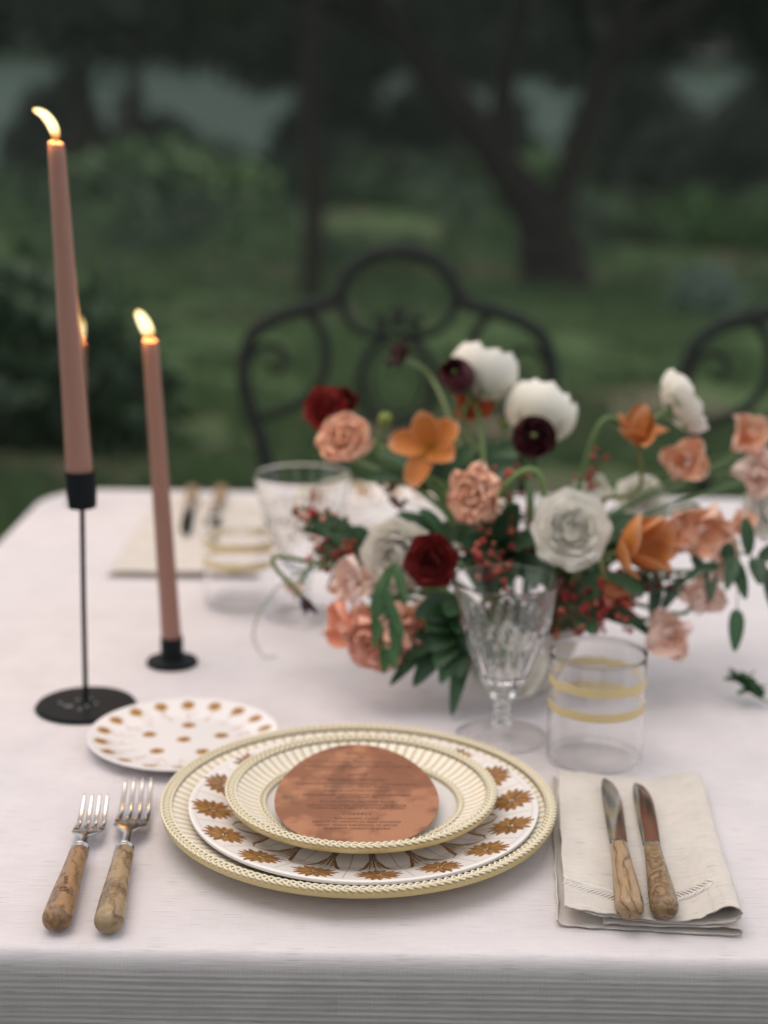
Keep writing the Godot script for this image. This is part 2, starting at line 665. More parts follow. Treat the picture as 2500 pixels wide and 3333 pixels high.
func garden() -> void:
	var ground := Shape.new()
	ground.grid(120, 120, func(u, w):
		var x = (u - 0.5) * 2.0
		var z = (w - 0.5) * 2.0
		x = x * absf(x) * 200.0
		z = z * absf(z) * 200.0
		var far := clampf(Vector2(x, z + 2.0).length() / 6.0 - 0.5, 0.0, 1.0)
		return Vector3(x, bump_noise.get_noise_2d(x * 0.12, z * 0.12) * 0.16 * far, z), true, null, func(u, w):
		var x = (u - 0.5) * 2.0
		var z = (w - 0.5) * 2.0
		return Vector2(x * absf(x) * 200.0, z * absf(z) * 200.0))
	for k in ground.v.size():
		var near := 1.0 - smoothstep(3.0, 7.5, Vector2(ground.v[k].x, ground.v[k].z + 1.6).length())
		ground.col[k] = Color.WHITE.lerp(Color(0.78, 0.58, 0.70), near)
	structure("lawn", ground, M.lawn)

	# blades of grass, in tufts, over the part of the lawn that is near enough
	var tuft := Shape.new()
	for k in 9:
		var a := rng.randf() * TAU
		var r := rng.randf_range(0.0, 0.035)
		var o := Vector3(cos(a) * r, 0, sin(a) * r)
		var s := Vector3(-sin(a + k), 0, cos(a + k)) * 0.004
		var tip := o + Vector3(cos(a) * rng.randf_range(0.01, 0.04), rng.randf_range(0.04, 0.09), sin(a) * rng.randf_range(0.01, 0.04))
		tuft.tri(tuft.add(o - s), tuft.add(tip), tuft.add(o + s))
	var places := []
	var tints := []
	for k in 26000:
		var z := -2.6 - 15.0 * pow(rng.randf(), 1.5)
		var x := rng.randf_range(-0.36, 0.36) * (-z) + rng.randf_range(-0.6, 0.6)
		var worn := bump_noise.get_noise_2d(x * 0.5, z * 0.5) + bump_noise.get_noise_2d(x * 1.7 + 9.0, z * 1.7) * 0.4
		if worn > 0.16 or (z > -4.6 and rng.randf() < 0.6):
			continue
		var far := clampf(Vector2(x, z + 2.0).length() / 6.0 - 0.5, 0.0, 1.0)
		places.append(Transform3D(Basis(Vector3.UP, rng.randf() * TAU).scaled(Vector3.ONE * rng.randf_range(0.6, 1.3)), Vector3(x, bump_noise.get_noise_2d(x * 0.12, z * 0.12) * 0.16 * far, z)))
		var t := rng.randf_range(0.7, 1.3) * (1.0 - worn * 0.6)
		tints.append(Color(0.060 * t, 0.108 * t, 0.038 * t))
	many("grass", tuft.mesh(false), M.crown, places, tints, self)

	var leafy := clump(34, 0.55, 0.20)
	var fine := clump(34, 0.30, 0.11)

	# the old forked tree behind the chairs, right of the middle
	var t := thing("forked_tree", "large dark forked tree behind the middle chair, limbs spreading in a V", "tree", Vector3(1.47, 0, -13.8), "trees in the garden")
	limb(t, "trunk", [Vector3(0.05, -0.15, 0), Vector3(0.02, 0.12, 0), Vector3(-0.04, 0.42, 0), Vector3(-0.10, 0.72, 0)], 0.36, 0.25)
	limb(t, "limb", [Vector3(-0.10, 0.55, 0), Vector3(-0.42, 0.98, 0.05), Vector3(-0.72, 1.36, 0.1), Vector3(-1.25, 1.98, 0.1), Vector3(-1.75, 2.6, 0.2), Vector3(-2.3, 3.6, 0.3), Vector3(-2.6, 5.2, 0.3)], 0.20, 0.09)
	limb(t, "limb", [Vector3(-0.02, 0.55, 0), Vector3(0.10, 0.95, 0), Vector3(0.28, 1.5, -0.1), Vector3(0.52, 2.2, -0.1), Vector3(0.80, 2.9, -0.2), Vector3(1.2, 4.2, -0.2), Vector3(1.3, 5.6, -0.4)], 0.15, 0.08)
	limb(t, "branch", [Vector3(-0.52, 1.10, 0.05), Vector3(-0.50, 1.5, -0.1), Vector3(-0.43, 2.0, -0.2), Vector3(-0.30, 2.6, -0.4), Vector3(-0.2, 4.0, -0.6)], 0.12, 0.07)
	limb(t, "branch", [Vector3(-1.42, 2.15, 0.1), Vector3(-1.9, 2.34, 0.0), Vector3(-2.5, 2.62, -0.2), Vector3(-3.3, 3.3, -0.2)], 0.12, 0.06)
	limb(t, "branch", [Vector3(0.40, 1.9, -0.1), Vector3(1.0, 2.4, 0.3), Vector3(1.9, 2.9, 0.5), Vector3(2.8, 3.6, 0.5)], 0.10, 0.05)
	crown(t, "crown", leafy, [[Vector3(-2.2, 5.0, 0.3), 2.1], [Vector3(1.4, 5.2, -0.4), 2.2], [Vector3(0, 6.0, 0), 2.4], [Vector3(3.0, 4.2, 0.6), 1.4], [Vector3(-3.6, 4.0, -0.2), 1.3]], 1500, Color(0.040, 0.058, 0.034))

	t = thing("slender_tree", "slender straight dark trunk left of the middle chair, standing on the lawn", "tree", Vector3(-0.63, 0, -12.7), "trees in the garden")
	limb(t, "trunk", [Vector3(0, -0.1, 0), Vector3(0.02, 0.8, 0), Vector3(-0.01, 1.8, 0), Vector3(0.05, 3.0, 0), Vector3(0.1, 4.6, 0)], 0.09, 0.06)
	crown(t, "crown", leafy, [[Vector3(0.2, 5.0, 0), 1.7], [Vector3(-0.6, 4.4, 0.4), 1.2]], 420, Color(0.036, 0.056, 0.034))

	t = thing("far_tree", "dark broad trunk far behind the tall candle, under hanging foliage", "tree", Vector3(-5.6, 0, -28.5), "trees in the garden")
	limb(t, "trunk", [Vector3(0, -0.2, 0), Vector3(0.05, 1.2, 0), Vector3(-0.05, 2.6, 0), Vector3(0.2, 5.0, 0)], 0.36, 0.24)
	crown(t, "crown", leafy, [[Vector3(0, 5.4, 0), 2.9], [Vector3(-3.0, 4.7, 0.5), 2.1], [Vector3(2.4, 5.0, 0.4), 2.1]], 1500, Color(0.032, 0.042, 0.032), 1.3)

	t = thing("far_tree", "thinner dark trunk far back between the two lit candles", "tree", Vector3(-4.55, 0, -27.5), "trees in the garden")
	limb(t, "trunk", [Vector3(0, -0.2, 0), Vector3(0.0, 1.2, 0), Vector3(0.1, 2.6, 0), Vector3(-0.1, 5.0, 0)], 0.17, 0.12)
	crown(t, "crown", leafy, [[Vector3(0.3, 4.9, 0), 1.7]], 500, Color(0.026, 0.034, 0.024), 1.2)

	t = thing("far_tree", "dark leafy tree at the top right corner, foliage hanging low", "tree", Vector3(6.6, 0, -20.0), "trees in the garden")
	limb(t, "trunk", [Vector3(0, -0.2, 0), Vector3(-0.1, 1.2, 0), Vector3(0.1, 2.8, 0), Vector3(-0.2, 5.0, 0)], 0.34, 0.20)
	crown(t, "crown", leafy, [[Vector3(-1.0, 3.6, 0), 1.6], [Vector3(-0.6, 1.9, 0.3), 0.75], [Vector3(-3.2, 3.9, 0), 1.5], [Vector3(1.5, 4.2, 0), 2.2], [Vector3(-1.6, 5.6, 0), 2.0]], 1700, Color(0.022, 0.030, 0.022), 1.1)

	# trees round the rest of the garden close off the light from behind the camera
	var ring := [[Vector3(-9.5, 0, 11.6), "left of and behind the table"], [Vector3(0.4, 0, 15.2), "straight behind the near side of the table"], [Vector3(10.2, 0, 11.4), "right of and behind the table"]]
	for e in ring:
		t = thing("garden_tree", "leafy garden tree standing " + e[1], "tree", e[0], "trees in the garden")
		limb(t, "trunk", [Vector3(0, -0.2, 0), Vector3(0.1, 1.2, 0), Vector3(0, 2.6, 0), Vector3(0.2, 4.4, 0)], 0.26, 0.16)
		crown(t, "crown", leafy, [[Vector3(0, 4.4, 0), 2.4], [Vector3(-1.8, 3.2, 0), 1.7], [Vector3(1.8, 3.2, 0), 1.7], [Vector3(0, 1.8, 0.3), 1.5]], 1300, Color(0.040, 0.058, 0.032), 1.15)
	for e in [[Vector3(-3.2, 0, 2.6), "left behind the diner's place"], [Vector3(-0.9, 0, 3.0), "straight behind the diner's place"], [Vector3(1.4, 0, 2.9), "right behind the diner's place"], [Vector3(3.6, 0, 2.4), "farther right behind the diner's place"]]:
		t = thing("hedge_shrub", "broad dark garden shrub " + e[1], "shrub", e[0], "shrubs in the garden")
		limb(t, "stem", [Vector3(0, -0.1, 0), Vector3(0.02, 0.4, 0), Vector3(0.0, 0.9, 0.02)], 0.05, 0.02)
		crown(t, "foliage", leafy, [[Vector3(-0.5, 0.55, 0), 0.6], [Vector3(0.5, 0.55, 0), 0.6], [Vector3(0, 0.85, 0), 0.6]], 320, Color(0.034, 0.052, 0.028), 0.8)

	# a line of trees in front of the house: hanging crowns above, gaps below
	for e in [[Vector3(-12.0, 0, -35), 0.30, "far left"], [Vector3(-1.9, 0, -36), 0.22, "behind the slender trunk"], [Vector3(2.6, 0, -34), 0.20, "seen through the fork of the big tree"], [Vector3(10.4, 0, -33), 0.28, "far right"]]:
		t = thing("background_tree", "dark tree with low crown before the house, " + e[2], "tree", e[0], "trees in the garden")
		limb(t, "trunk", [Vector3(0, -0.2, 0), Vector3(0.1, 1.4, 0), Vector3(-0.1, 2.8, 0), Vector3(0.1, 5.5, 0)], e[1], e[1] * 0.7)
		crown(t, "crown", leafy, [[Vector3(0, 5.6, 0), 2.7], [Vector3(-2.6, 5.0, 0.4), 2.0], [Vector3(2.6, 5.0, -0.4), 2.0], [Vector3(-0.8, 3.5, 0.4), 0.9], [Vector3(1.5, 3.7, 0), 1.0]], 1500, Color(0.036, 0.050, 0.038), 1.3)

	# shrubs and plants
	for e in [[Vector3(-1.62, 0, -6.6), [[Vector3(0, 0.22, 0), 0.36], [Vector3(-0.45, 0.25, 0.1), 0.40], [Vector3(0.30, 0.15, 0.2), 0.26]], 420, Color(0.024, 0.056, 0.022), "low dark green shrub behind the two candles"],
			[Vector3(-5.2, 0, -31.0), [[Vector3(-1.2, 0.5, 0), 0.7], [Vector3(0.0, 0.7, 0.3), 0.8], [Vector3(1.2, 0.45, 0), 0.7], [Vector3(0.7, 1.1, 0), 0.5]], 420, Color(0.022, 0.034, 0.028), "dark broad shrub far back between the two lit candles"],
			[Vector3(-2.6, 0, -30.0), [[Vector3(-0.7, 0.5, 0), 0.7], [Vector3(0.5, 0.4, 0.2), 0.6], [Vector3(1.5, 0.6, 0), 0.7]], 340, Color(0.032, 0.058, 0.036), "mid green shrub far back left of the slender trunk"],
			[Vector3(0.9, 0, -30.0), [[Vector3(-0.8, 0.4, 0), 0.6], [Vector3(0.6, 0.5, 0.2), 0.7]], 260, Color(0.040, 0.062, 0.042), "grey green shrub far back above the middle chair"],
			[Vector3(6.4, 0, -29.0), [[Vector3(-1.2, 0.7, 0), 0.9], [Vector3(0.2, 1.4, 0.2), 0.9], [Vector3(1.6, 0.8, 0), 0.9]], 480, Color(0.018, 0.026, 0.020), "tall dark shrub far back at the right, under hanging foliage"],
			[Vector3(3.6, 0, -18.5), [[Vector3(0, 0.25, 0), 0.36], [Vector3(0.9, 0.2, 0.3), 0.36], [Vector3(1.8, 0.2, 0.3), 0.3]], 260, Color(0.085, 0.175, 0.055), "bright green shrub right of the forked tree"],
			[Vector3(5.6, 0, -15.5), [[Vector3(0, 0.2, 0), 0.36], [Vector3(-0.7, 0.15, 0.3), 0.32]], 200, Color(0.075, 0.165, 0.055), "bright green plant at the right edge of the lawn"]]:
		var s := thing("shrub", e[4], "shrub", e[0], "shrubs in the garden")
		limb(s, "stem", [Vector3(0, -0.1, 0), Vector3(0.02, 0.25, 0), Vector3(0.0, 0.5, 0.02)], 0.03, 0.012)
		crown(s, "foliage", fine, e[1], e[2], e[3])
	var sage := thing("pale_plant", "small silvery green plant on the lawn above the right-hand chair", "plant", Vector3(2.42, 0, -11.6))
	limb(sage, "stem", [Vector3(0, -0.05, 0), Vector3(0, 0.1, 0), Vector3(0.01, 0.2, 0)], 0.02, 0.01)
	crown(sage, "foliage", fine, [[Vector3(0, 0.14, 0), 0.17]], 60, Color(0.16, 0.24, 0.19), 0.6)

	# undergrowth between the lawn and the trees: nobody could count it
	var spots := []
	var hues := []
	for k in 2600:
		var z := rng.randf_range(-33.0, -14.5)
		var x := rng.randf_range(-0.34, 0.34) * (-z)
		var patchy := bump_noise.get_noise_2d(x * 0.22 + 3.0, z * 0.11)
		if patchy < 0.02 or Vector2(x - 1.4, z + 13.8).length() < 1.6:
			continue
		var s := rng.randf_range(0.4, 0.9) * (0.6 + patchy * 1.8) * clampf((-z - 12.0) / 9.0, 0.35, 1.3)
		spots.append(Transform3D(Basis.from_euler(Vector3(rng.randf() * TAU, rng.randf() * TAU, 0)).scaled(Vector3(1, 0.8, 1) * s), Vector3(x, 0.16 * s + rng.randf() * 0.5 * s, z)))
		var g := bump_noise.get_noise_2d(x * 0.35 - 8.0, z * 0.2)
		var c := Color(0.042, 0.078, 0.044).lerp(Color(0.095, 0.185, 0.060), clampf(0.45 + g * 1.4, 0.0, 1.0))
		hues.append(c * rng.randf_range(0.75, 1.25))
	many("undergrowth", leafy, M.crown, spots, hues, self)
	for e in [[-1.2, 2.7, "left of the slender trunk"], [0.7, 2.2, "above the middle chair"], [5.9, 3.0, "right of the forked tree"], [9.0, 2.6, "at the right edge"], [-8.0, 2.2, "at the left edge"], [2.6, 1.6, "inside the fork of the big tree"]]:
		var s := thing("tall_shrub", "tall leafy shrub against the pale house, " + e[2], "shrub", Vector3(e[0], 0, -38), "shrubs in the garden")
		limb(s, "stem", [Vector3(0, -0.1, 0), Vector3(0.02, 0.6, 0), Vector3(0.0, 1.4, 0.02)], 0.06, 0.03)
		crown(s, "foliage", leafy, [[Vector3(-0.5, e[1] * 0.35, 0), e[1] * 0.36], [Vector3(0.5, e[1] * 0.4, 0), e[1] * 0.36], [Vector3(0, e[1] * 0.72, 0), e[1] * 0.30]], 380, Color(0.042, 0.066, 0.052), 1.0)

	# the pale house far behind, and the low wall left of it
	var house := thing("house", "long pale house with a dark roof far behind the trees", "house", Vector3(-3, 0, -46))
	var wl := Shape.new()
	wl.box(Vector3(-22, -0.3, -5), Vector3(22, 3.6, 0))
	part("wall", wl.mesh(false), M.plaster, house)
	var rf := Shape.new()
	var ra := [Vector3(-22.5, 3.6, 0.6), Vector3(22.5, 3.6, 0.6), Vector3(22.5, 5.4, -2.5), Vector3(-22.5, 5.4, -2.5), Vector3(22.5, 3.6, -5.6), Vector3(-22.5, 3.6, -5.6)]
	for q in [[0, 1, 2, 3], [3, 2, 4, 5]]:
		rf.quad(rf.add(ra[q[0]]), rf.add(ra[q[3]]), rf.add(ra[q[2]]), rf.add(ra[q[1]]))
	rf.quad(rf.add(ra[0]), rf.add(ra[5]), rf.add(ra[4]), rf.add(ra[1]))
	part("roof", rf.mesh(false), M.roof, house)
	for x in [-16.0, -11.0, -4.6, 0.6, 6.6, 11.6, 16.0]:
		var wn := Shape.new()
		wn.box(Vector3(x - 0.5, 1.0, -0.1), Vector3(x + 0.5, 2.4, 0.03))
		var frame := part("window", wn.mesh(false), M.roof, house)
		wn = Shape.new()
		wn.box(Vector3(x - 0.42, 1.08, 0.0), Vector3(x + 0.42, 2.32, 0.05))
		part("pane", wn.mesh(false), M.pane, frame)
	var low := thing("garden_wall", "low grey blue garden wall at the left edge far behind", "wall", Vector3(-8.4, 0, -27.0))
	wl = Shape.new()
	wl.box(Vector3(-3.2, -0.2, -0.3), Vector3(1.4, 1.05, 0))
	part("wall_body", wl.mesh(false), M.stone, low)
	wl = Shape.new()
	wl.box(Vector3(-3.25, 1.05, -0.34), Vector3(1.45, 1.13, 0.04))
	part("coping", wl.mesh(false), M.stone, low)


# ------------------------------------------------------------------ the table and its cloth
func table() -> void:
	var t := thing("dining_table", "long dining table hidden under the white linen cloth", "table", Vector3(0.6, 0, -1.605))
	var sh := Shape.new()
	sh.box(Vector3(-1.10, 0.705, -0.675), Vector3(1.10, 0.744, 0.675))
	part("tabletop", sh.mesh(false), M.bark, t)
	for x in [-1.0, 1.0]:
		for z in [-0.58, 0.58]:
			sh = Shape.new()
			tube(sh, [Vector3(x, 0, z), Vector3(x, 0.35, z), Vector3(x, 0.706, z)], 0.03, 10)
			part("leg", sh, M.bark, t)

	# the cloth: a rounded rectangle on top, a soft edge, then a ribbed drop in gentle folds
	var x0 := -0.515
	var x1 := 1.715
	var z0 := -2.29
	var z1 := -0.921
	var corner := 0.10
	var edge := []                     # [point, outward, length so far]
	var pts := []
	var centres := [Vector2(x1 - corner, z1 - corner), Vector2(x1 - corner, z0 + corner), Vector2(x0 + corner, z0 + corner), Vector2(x0 + corner, z1 - corner)]
	for k in 4:
		var c: Vector2 = centres[k]
		for s in 13:
			var a := PI / 2 - k * PI / 2 - s / 12.0 * PI / 2
			pts.append([c + Vector2(cos(a), sin(a)) * corner, Vector2(cos(a), sin(a))])
		var nxt: Vector2 = centres[(k + 1) % 4]
		var last = pts[-1]
		var b := PI / 2 - (k + 1) * PI / 2
		var goal := nxt + Vector2(cos(b), sin(b)) * corner
		var steps := int((goal - last[0]).length() / 0.025)
		for s in range(1, steps):
			pts.append([last[0].lerp(goal, float(s) / steps), last[1]])
	pts.append(pts[0])
	var run := 0.0
	for k in pts.size():
		if k:
			run += (pts[k][0] - pts[k - 1][0]).length()
		edge.append(run)
	var n := pts.size() - 1
	var wavy := func(x, z): return bump_noise.get_noise_2d(x * 5.0, z * 5.0) * 0.0012
	var top := Shape.new()
	top.grid(n, 22, func(u, w):
		var e = pts[roundi(u * n)]
		var p: Vector2 = e[0]
		var mid := Vector2(clampf(p.x, x0 + 0.62, x1 - 0.62), (z0 + z1) * 0.5)
		var q := mid.lerp(p - e[1] * 0.006, w)
		return Vector3(q.x, TOP - 0.0006 + wavy.call(q.x, q.y) * (1.0 - w * w), q.y), false, null, func(u, w):
		var e = pts[roundi(u * n)]
		var p: Vector2 = e[0]
		var mid := Vector2(clampf(p.x, x0 + 0.62, x1 - 0.62), (z0 + z1) * 0.5)
		return mid.lerp(p - e[1] * 0.006, w))
	var rows := 330
	top.grid(n, rows, func(u, w):
		var i := roundi(u * n)
		var e = pts[i]
		var s: float = w * rows
		var down: float
		var out: float
		if s <= 10.0:
			var a = s / 10.0 * PI / 2
			out = -0.006 + 0.007 * sin(a)
			down = 0.011 * (1.0 - cos(a))
		else:
			down = 0.011 + (s - 10.0) * 0.00125
			var fold: float = sin(edge[i] * 9.0 + sin(edge[i] * 3.1) * 1.4) * 0.5 + 0.5
			var fall := down - 0.011
			out = 0.001 - 0.30 * fall * fall / (fall + 0.012) + fold * 0.04 * smoothstep(0.05, 0.42, down)
			var y = down + bump_noise.get_noise_2d(edge[i] * 2.0, down * 60.0) * 0.0016 + bump_noise.get_noise_2d(edge[i] * 5.0, 3.0) * 0.0012
			var weight := 0.55 + 0.45 * bump_noise.get_noise_2d(edge[i] * 3.0, down * 90.0 + 40.0)
			out += (pow(0.5 + 0.5 * sin(y * TAU / 0.0054), 2.0)) * 0.0011 * weight * smoothstep(0.008, 0.022, down)
		var q: Vector2 = e[0] + e[1] * out
		return Vector3(q.x, TOP - 0.0006 - down, q.y), false, null, func(u, w):
		var i := roundi(u * n)
		return Vector2(edge[i], w * 0.42 + 3.0))
	var cloth := part("tablecloth", top.mesh(false), M.cloth, self)
	tag(cloth, "white linen tablecloth with fine ribs hanging over the near table edge", "tablecloth")


# ------------------------------------------------------------------ the iron chairs
func chairs() -> void:
	var make := func(label: String) -> Node3D:
		var c := thing("iron_chair", label, "chair", Vector3.ZERO, "iron garden chairs across the table")
		var both := func(called: String, pts: Array, r: float):
			for s in [-1.0, 1.0]:
				var q := []
				for p in pts:
					q.append(Vector3(p.x * s, p.y, 0))
				var sh := Shape.new()
				tube(sh, smooth(q, 6), r, 8)
				part(called, sh, M.chair, c)
		# the outline of the back: one half is an arch, a shoulder and a side
		var half := [Vector2(0.0, 1.092), Vector2(0.05, 1.083), Vector2(0.084, 1.055), Vector2(0.103, 1.020), Vector2(0.122, 1.002), Vector2(0.165, 0.992), Vector2(0.218, 0.972), Vector2(0.256, 0.938), Vector2(0.268, 0.880), Vector2(0.258, 0.820), Vector2(0.236, 0.750), Vector2(0.222, 0.66), Vector2(0.215, 0.46)]
		var whole := []
		for k in range(half.size() - 1, 0, -1):
			whole.append(Vector3(-half[k].x, half[k].y, 0))
		for p in half:
			whole.append(Vector3(p.x, p.y, 0))
		var frame := Shape.new()
		tube(frame, smooth(whole, 6), 0.0125, 10)
		part("back_frame", frame, M.chair, c)
		both.call("scroll", [Vector2(0.098, 1.020), Vector2(0.092, 0.985), Vector2(0.070, 0.958), Vector2(0.040, 0.950), Vector2(0.022, 0.962), Vector2(0.030, 0.978), Vector2(0.042, 0.972)], 0.0075)
		both.call("heart_scroll", [Vector2(0.155, 0.985), Vector2(0.133, 0.955), Vector2(0.124, 0.915), Vector2(0.130, 0.875), Vector2(0.152, 0.842), Vector2(0.190, 0.818), Vector2(0.236, 0.800)], 0.0085)
		both.call("spiral", [Vector2(0.262, 0.895), Vector2(0.240, 0.925), Vector2(0.208, 0.925), Vector2(0.196, 0.900), Vector2(0.210, 0.882), Vector2(0.224, 0.894)], 0.0055)
		var oval := []
		for k in 25:
			var a := k / 24.0 * TAU
			oval.append(Vector3(sin(a) * 0.066, 0.868 + cos(a) * 0.078, 0))
		var sh := Shape.new()
		tube(sh, oval, 0.0085, 8)
		part("oval_ring", sh, M.chair, c)
		var inner := []
		for k in 25:
			var a := k / 24.0 * TAU
			inner.append(Vector3(sin(a) * 0.047, 0.868 + cos(a) * 0.058, 0))
		sh = Shape.new()
		tube(sh, inner, 0.004, 6)
		part("oval_ring", sh, M.chair, c)
		sh = Shape.new()
		lathe(sh, smooth([Vector2(0.0001, -0.02), Vector2(0.012, -0.012), Vector2(0.009, 0.0), Vector2(0.014, 0.010), Vector2(0.007, 0.020), Vector2(0.0001, 0.028)], 5), 12)
		part("finial", sh, M.chair, c, Transform3D(Basis(), Vector3(0, 0.975, 0)))
		both.call("lower_scroll", [Vector2(0.05, 0.80), Vector2(0.085, 0.76), Vector2(0.10, 0.70), Vector2(0.07, 0.65), Vector2(0.04, 0.67), Vector2(0.06, 0.69)], 0.0065)
		sh = Shape.new()
		tube(sh, [Vector3(-0.22, 0.60, 0), Vector3(0, 0.60, 0), Vector3(0.22, 0.60, 0)], 0.008, 8)
		part("crossbar", sh, M.chair, c)
		sh = Shape.new()
		lathe(sh, smooth([Vector2(0.0001, 0.435), Vector2(0.20, 0.435), Vector2(0.225, 0.442), Vector2(0.225, 0.452), Vector2(0.20, 0.458), Vector2(0.0001, 0.455)], 3), 40)
		part("seat", sh, M.chair, c, Transform3D(Basis(), Vector3(0, 0, 0.22)))
		for s in [-1.0, 1.0]:
			for f in 2:
				sh = Shape.new()
				var zz := 0.40 if f else 0.02
				tube(sh, smooth([Vector3(s * 0.17, 0.44, zz), Vector3(s * 0.19, 0.25, zz + (0.03 if f else -0.02)), Vector3(s * 0.21, 0.0, zz + (0.05 if f else -0.06))], 5), 0.011, 8)
				part("leg", sh, M.chair, c)
		return c
	var a: Node3D = make.call("dark wrought iron chair with scrolled back, in the middle behind the flowers")
	a.position = Vector3(0.02, 0, -2.64)
	var b: Node3D = a.duplicate()
	b.name = numbered("iron_chair")
	add_child(b)
	b.position = Vector3(0.785, 0, -2.62)
	tag(b, "dark wrought iron chair cut off by the right edge of the picture", "chair", "iron garden chairs across the table")


# ------------------------------------------------------------------ plates and menu
func braid(parent: Node3D, r: float, y: float, turns: int, half: float, thick: float, tilt: float, light: Color, dark: Color) -> void:
	for s in 3:
		var sh := Shape.new()
		var n := turns * 12
		var sides := 6
		var centre := func(k: int):
			var t := k * TAU / 12.0 + s * TAU / 3.0
			var a := k * TAU / n
			var rr := r + sin(t) * half
			return Vector3(rr * cos(a), y + sin(2.0 * t) * thick * 0.75 + sin(t) * half * tilt, -rr * sin(a))
		sh.grid(sides, n, func(u, w):
			var k := roundi(w * n)
			var p: Vector3 = centre.call(k)
			var d: Vector3 = (centre.call(k + 1) - centre.call(k - 1)).normalized()
			var side := d.cross(Vector3.UP).normalized()
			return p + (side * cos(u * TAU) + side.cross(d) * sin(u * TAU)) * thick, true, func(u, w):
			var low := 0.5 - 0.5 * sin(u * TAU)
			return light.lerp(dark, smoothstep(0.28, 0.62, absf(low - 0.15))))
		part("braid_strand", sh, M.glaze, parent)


# a plate with a fluted basket rim: profile numbers in metres
func basket_plate(t: Node3D, ro: float, rim_y: float, braid_r: float, f0: Vector2, f1: Vector2, well_r: float, well_y: float, foot_r: float, flutes: int, braid_turns: int) -> void:
	var cream := Color(0.82, 0.78, 0.69)
	var groove := Color(0.50, 0.35, 0.12)
	var lip := Color(0.62, 0.485, 0.225)
	var olive := Color(0.26, 0.165, 0.045)
	var white := Color(0.76, 0.73, 0.71)
	var body := Shape.new()
	var prof := smooth([Vector2(0.0001, 0.0015), Vector2(foot_r - 0.004, 0.0012), Vector2(foot_r, 0.0), Vector2(foot_r + 0.003, 0.0018), Vector2(lerpf(foot_r, ro, 0.5), rim_y * 0.36), Vector2(ro - 0.004, rim_y - 0.0075), Vector2(ro - 0.0006, rim_y - 0.005), Vector2(ro, rim_y - 0.0025), Vector2(ro - 0.0012, rim_y - 0.0006), Vector2(ro - 0.0035, rim_y - 0.0012), Vector2(braid_r, rim_y - 0.0032), Vector2(f1.x, f1.y)], 4)
	var a0 := prof.size() - 1
	for k in range(1, 9):
		var q := k / 8.0
		prof.append(Vector2(lerpf(f1.x, f0.x, q), lerpf(f1.y, f0.y, q) - sin(q * PI) * 0.0014))
	var a1 := prof.size() - 1
	prof.append_array([Vector2(f0.x - 0.003, f0.y - 0.0012), Vector2(well_r, well_y + 0.0006), Vector2(well_r - 0.004, well_y), Vector2(well_r * 0.5, well_y), Vector2(0.0001, well_y)])
	var n := prof.size() - 1
	lathe(body, prof, flutes * 8, func(a, p, k):
		return p.x, func(u, w):
		var k := roundi(w * n)
		var h := 0.5 + 0.5 * cos(u * TAU * flutes)
		if k <= 16:
			return white if k < 12 else lip
		if k < a0 - 6:
			return lip
		if k < a0:
			return olive
		if k <= a1:
			return groove.lerp(cream, smoothstep(0.02, 0.24, h))
		if k == a1 + 1:
			return lip.lerp(white, 0.3)
		return white)
	# raise the flutes: ridges stand proud of the grooves between them
	for k in body.v.size():
		var j := k / (flutes * 8 + 1)
		if j >= a0 and j <= a1:
			var h := pow(absf(cos(float(k % (flutes * 8 + 1)) / 8.0 * PI)), 0.6)
			var ends := sin(clampf(float(j - a0) / (a1 - a0), 0.0, 1.0) * PI)
			body.v[k].y += (h * 0.0015 - 0.0004) * minf(1.0, ends * 2.2)
	t = part("plate_body", body, M.glaze, t)
	braid(t, braid_r, rim_y - 0.0008, braid_turns, 0.0039, 0.00102, 0.12, Color(0.80, 0.73, 0.56), Color(0.34, 0.22, 0.06))
	braid(t, f0.x - 0.0015, f0.y + 0.0003, int(braid_turns * f0.x / braid_r), 0.0022, 0.00088, 0.25, Color(0.80, 0.73, 0.56), Color(0.34, 0.22, 0.06))


func printed_plate(t: Node3D, prof: Array, r: float, tex: ImageTexture) -> void:
	var m := mat(Color.WHITE, 0.16)
	m.albedo_texture = tex
	var sh := Shape.new()
	lathe(sh, prof, 96, null, null, null)
	for k in sh.v.size():
		sh.uv[k] = Vector2(sh.v[k].x / (2.0 * r) + 0.5, sh.v[k].z / (2.0 * r) + 0.5)
	part("plate_body", sh, m, t)


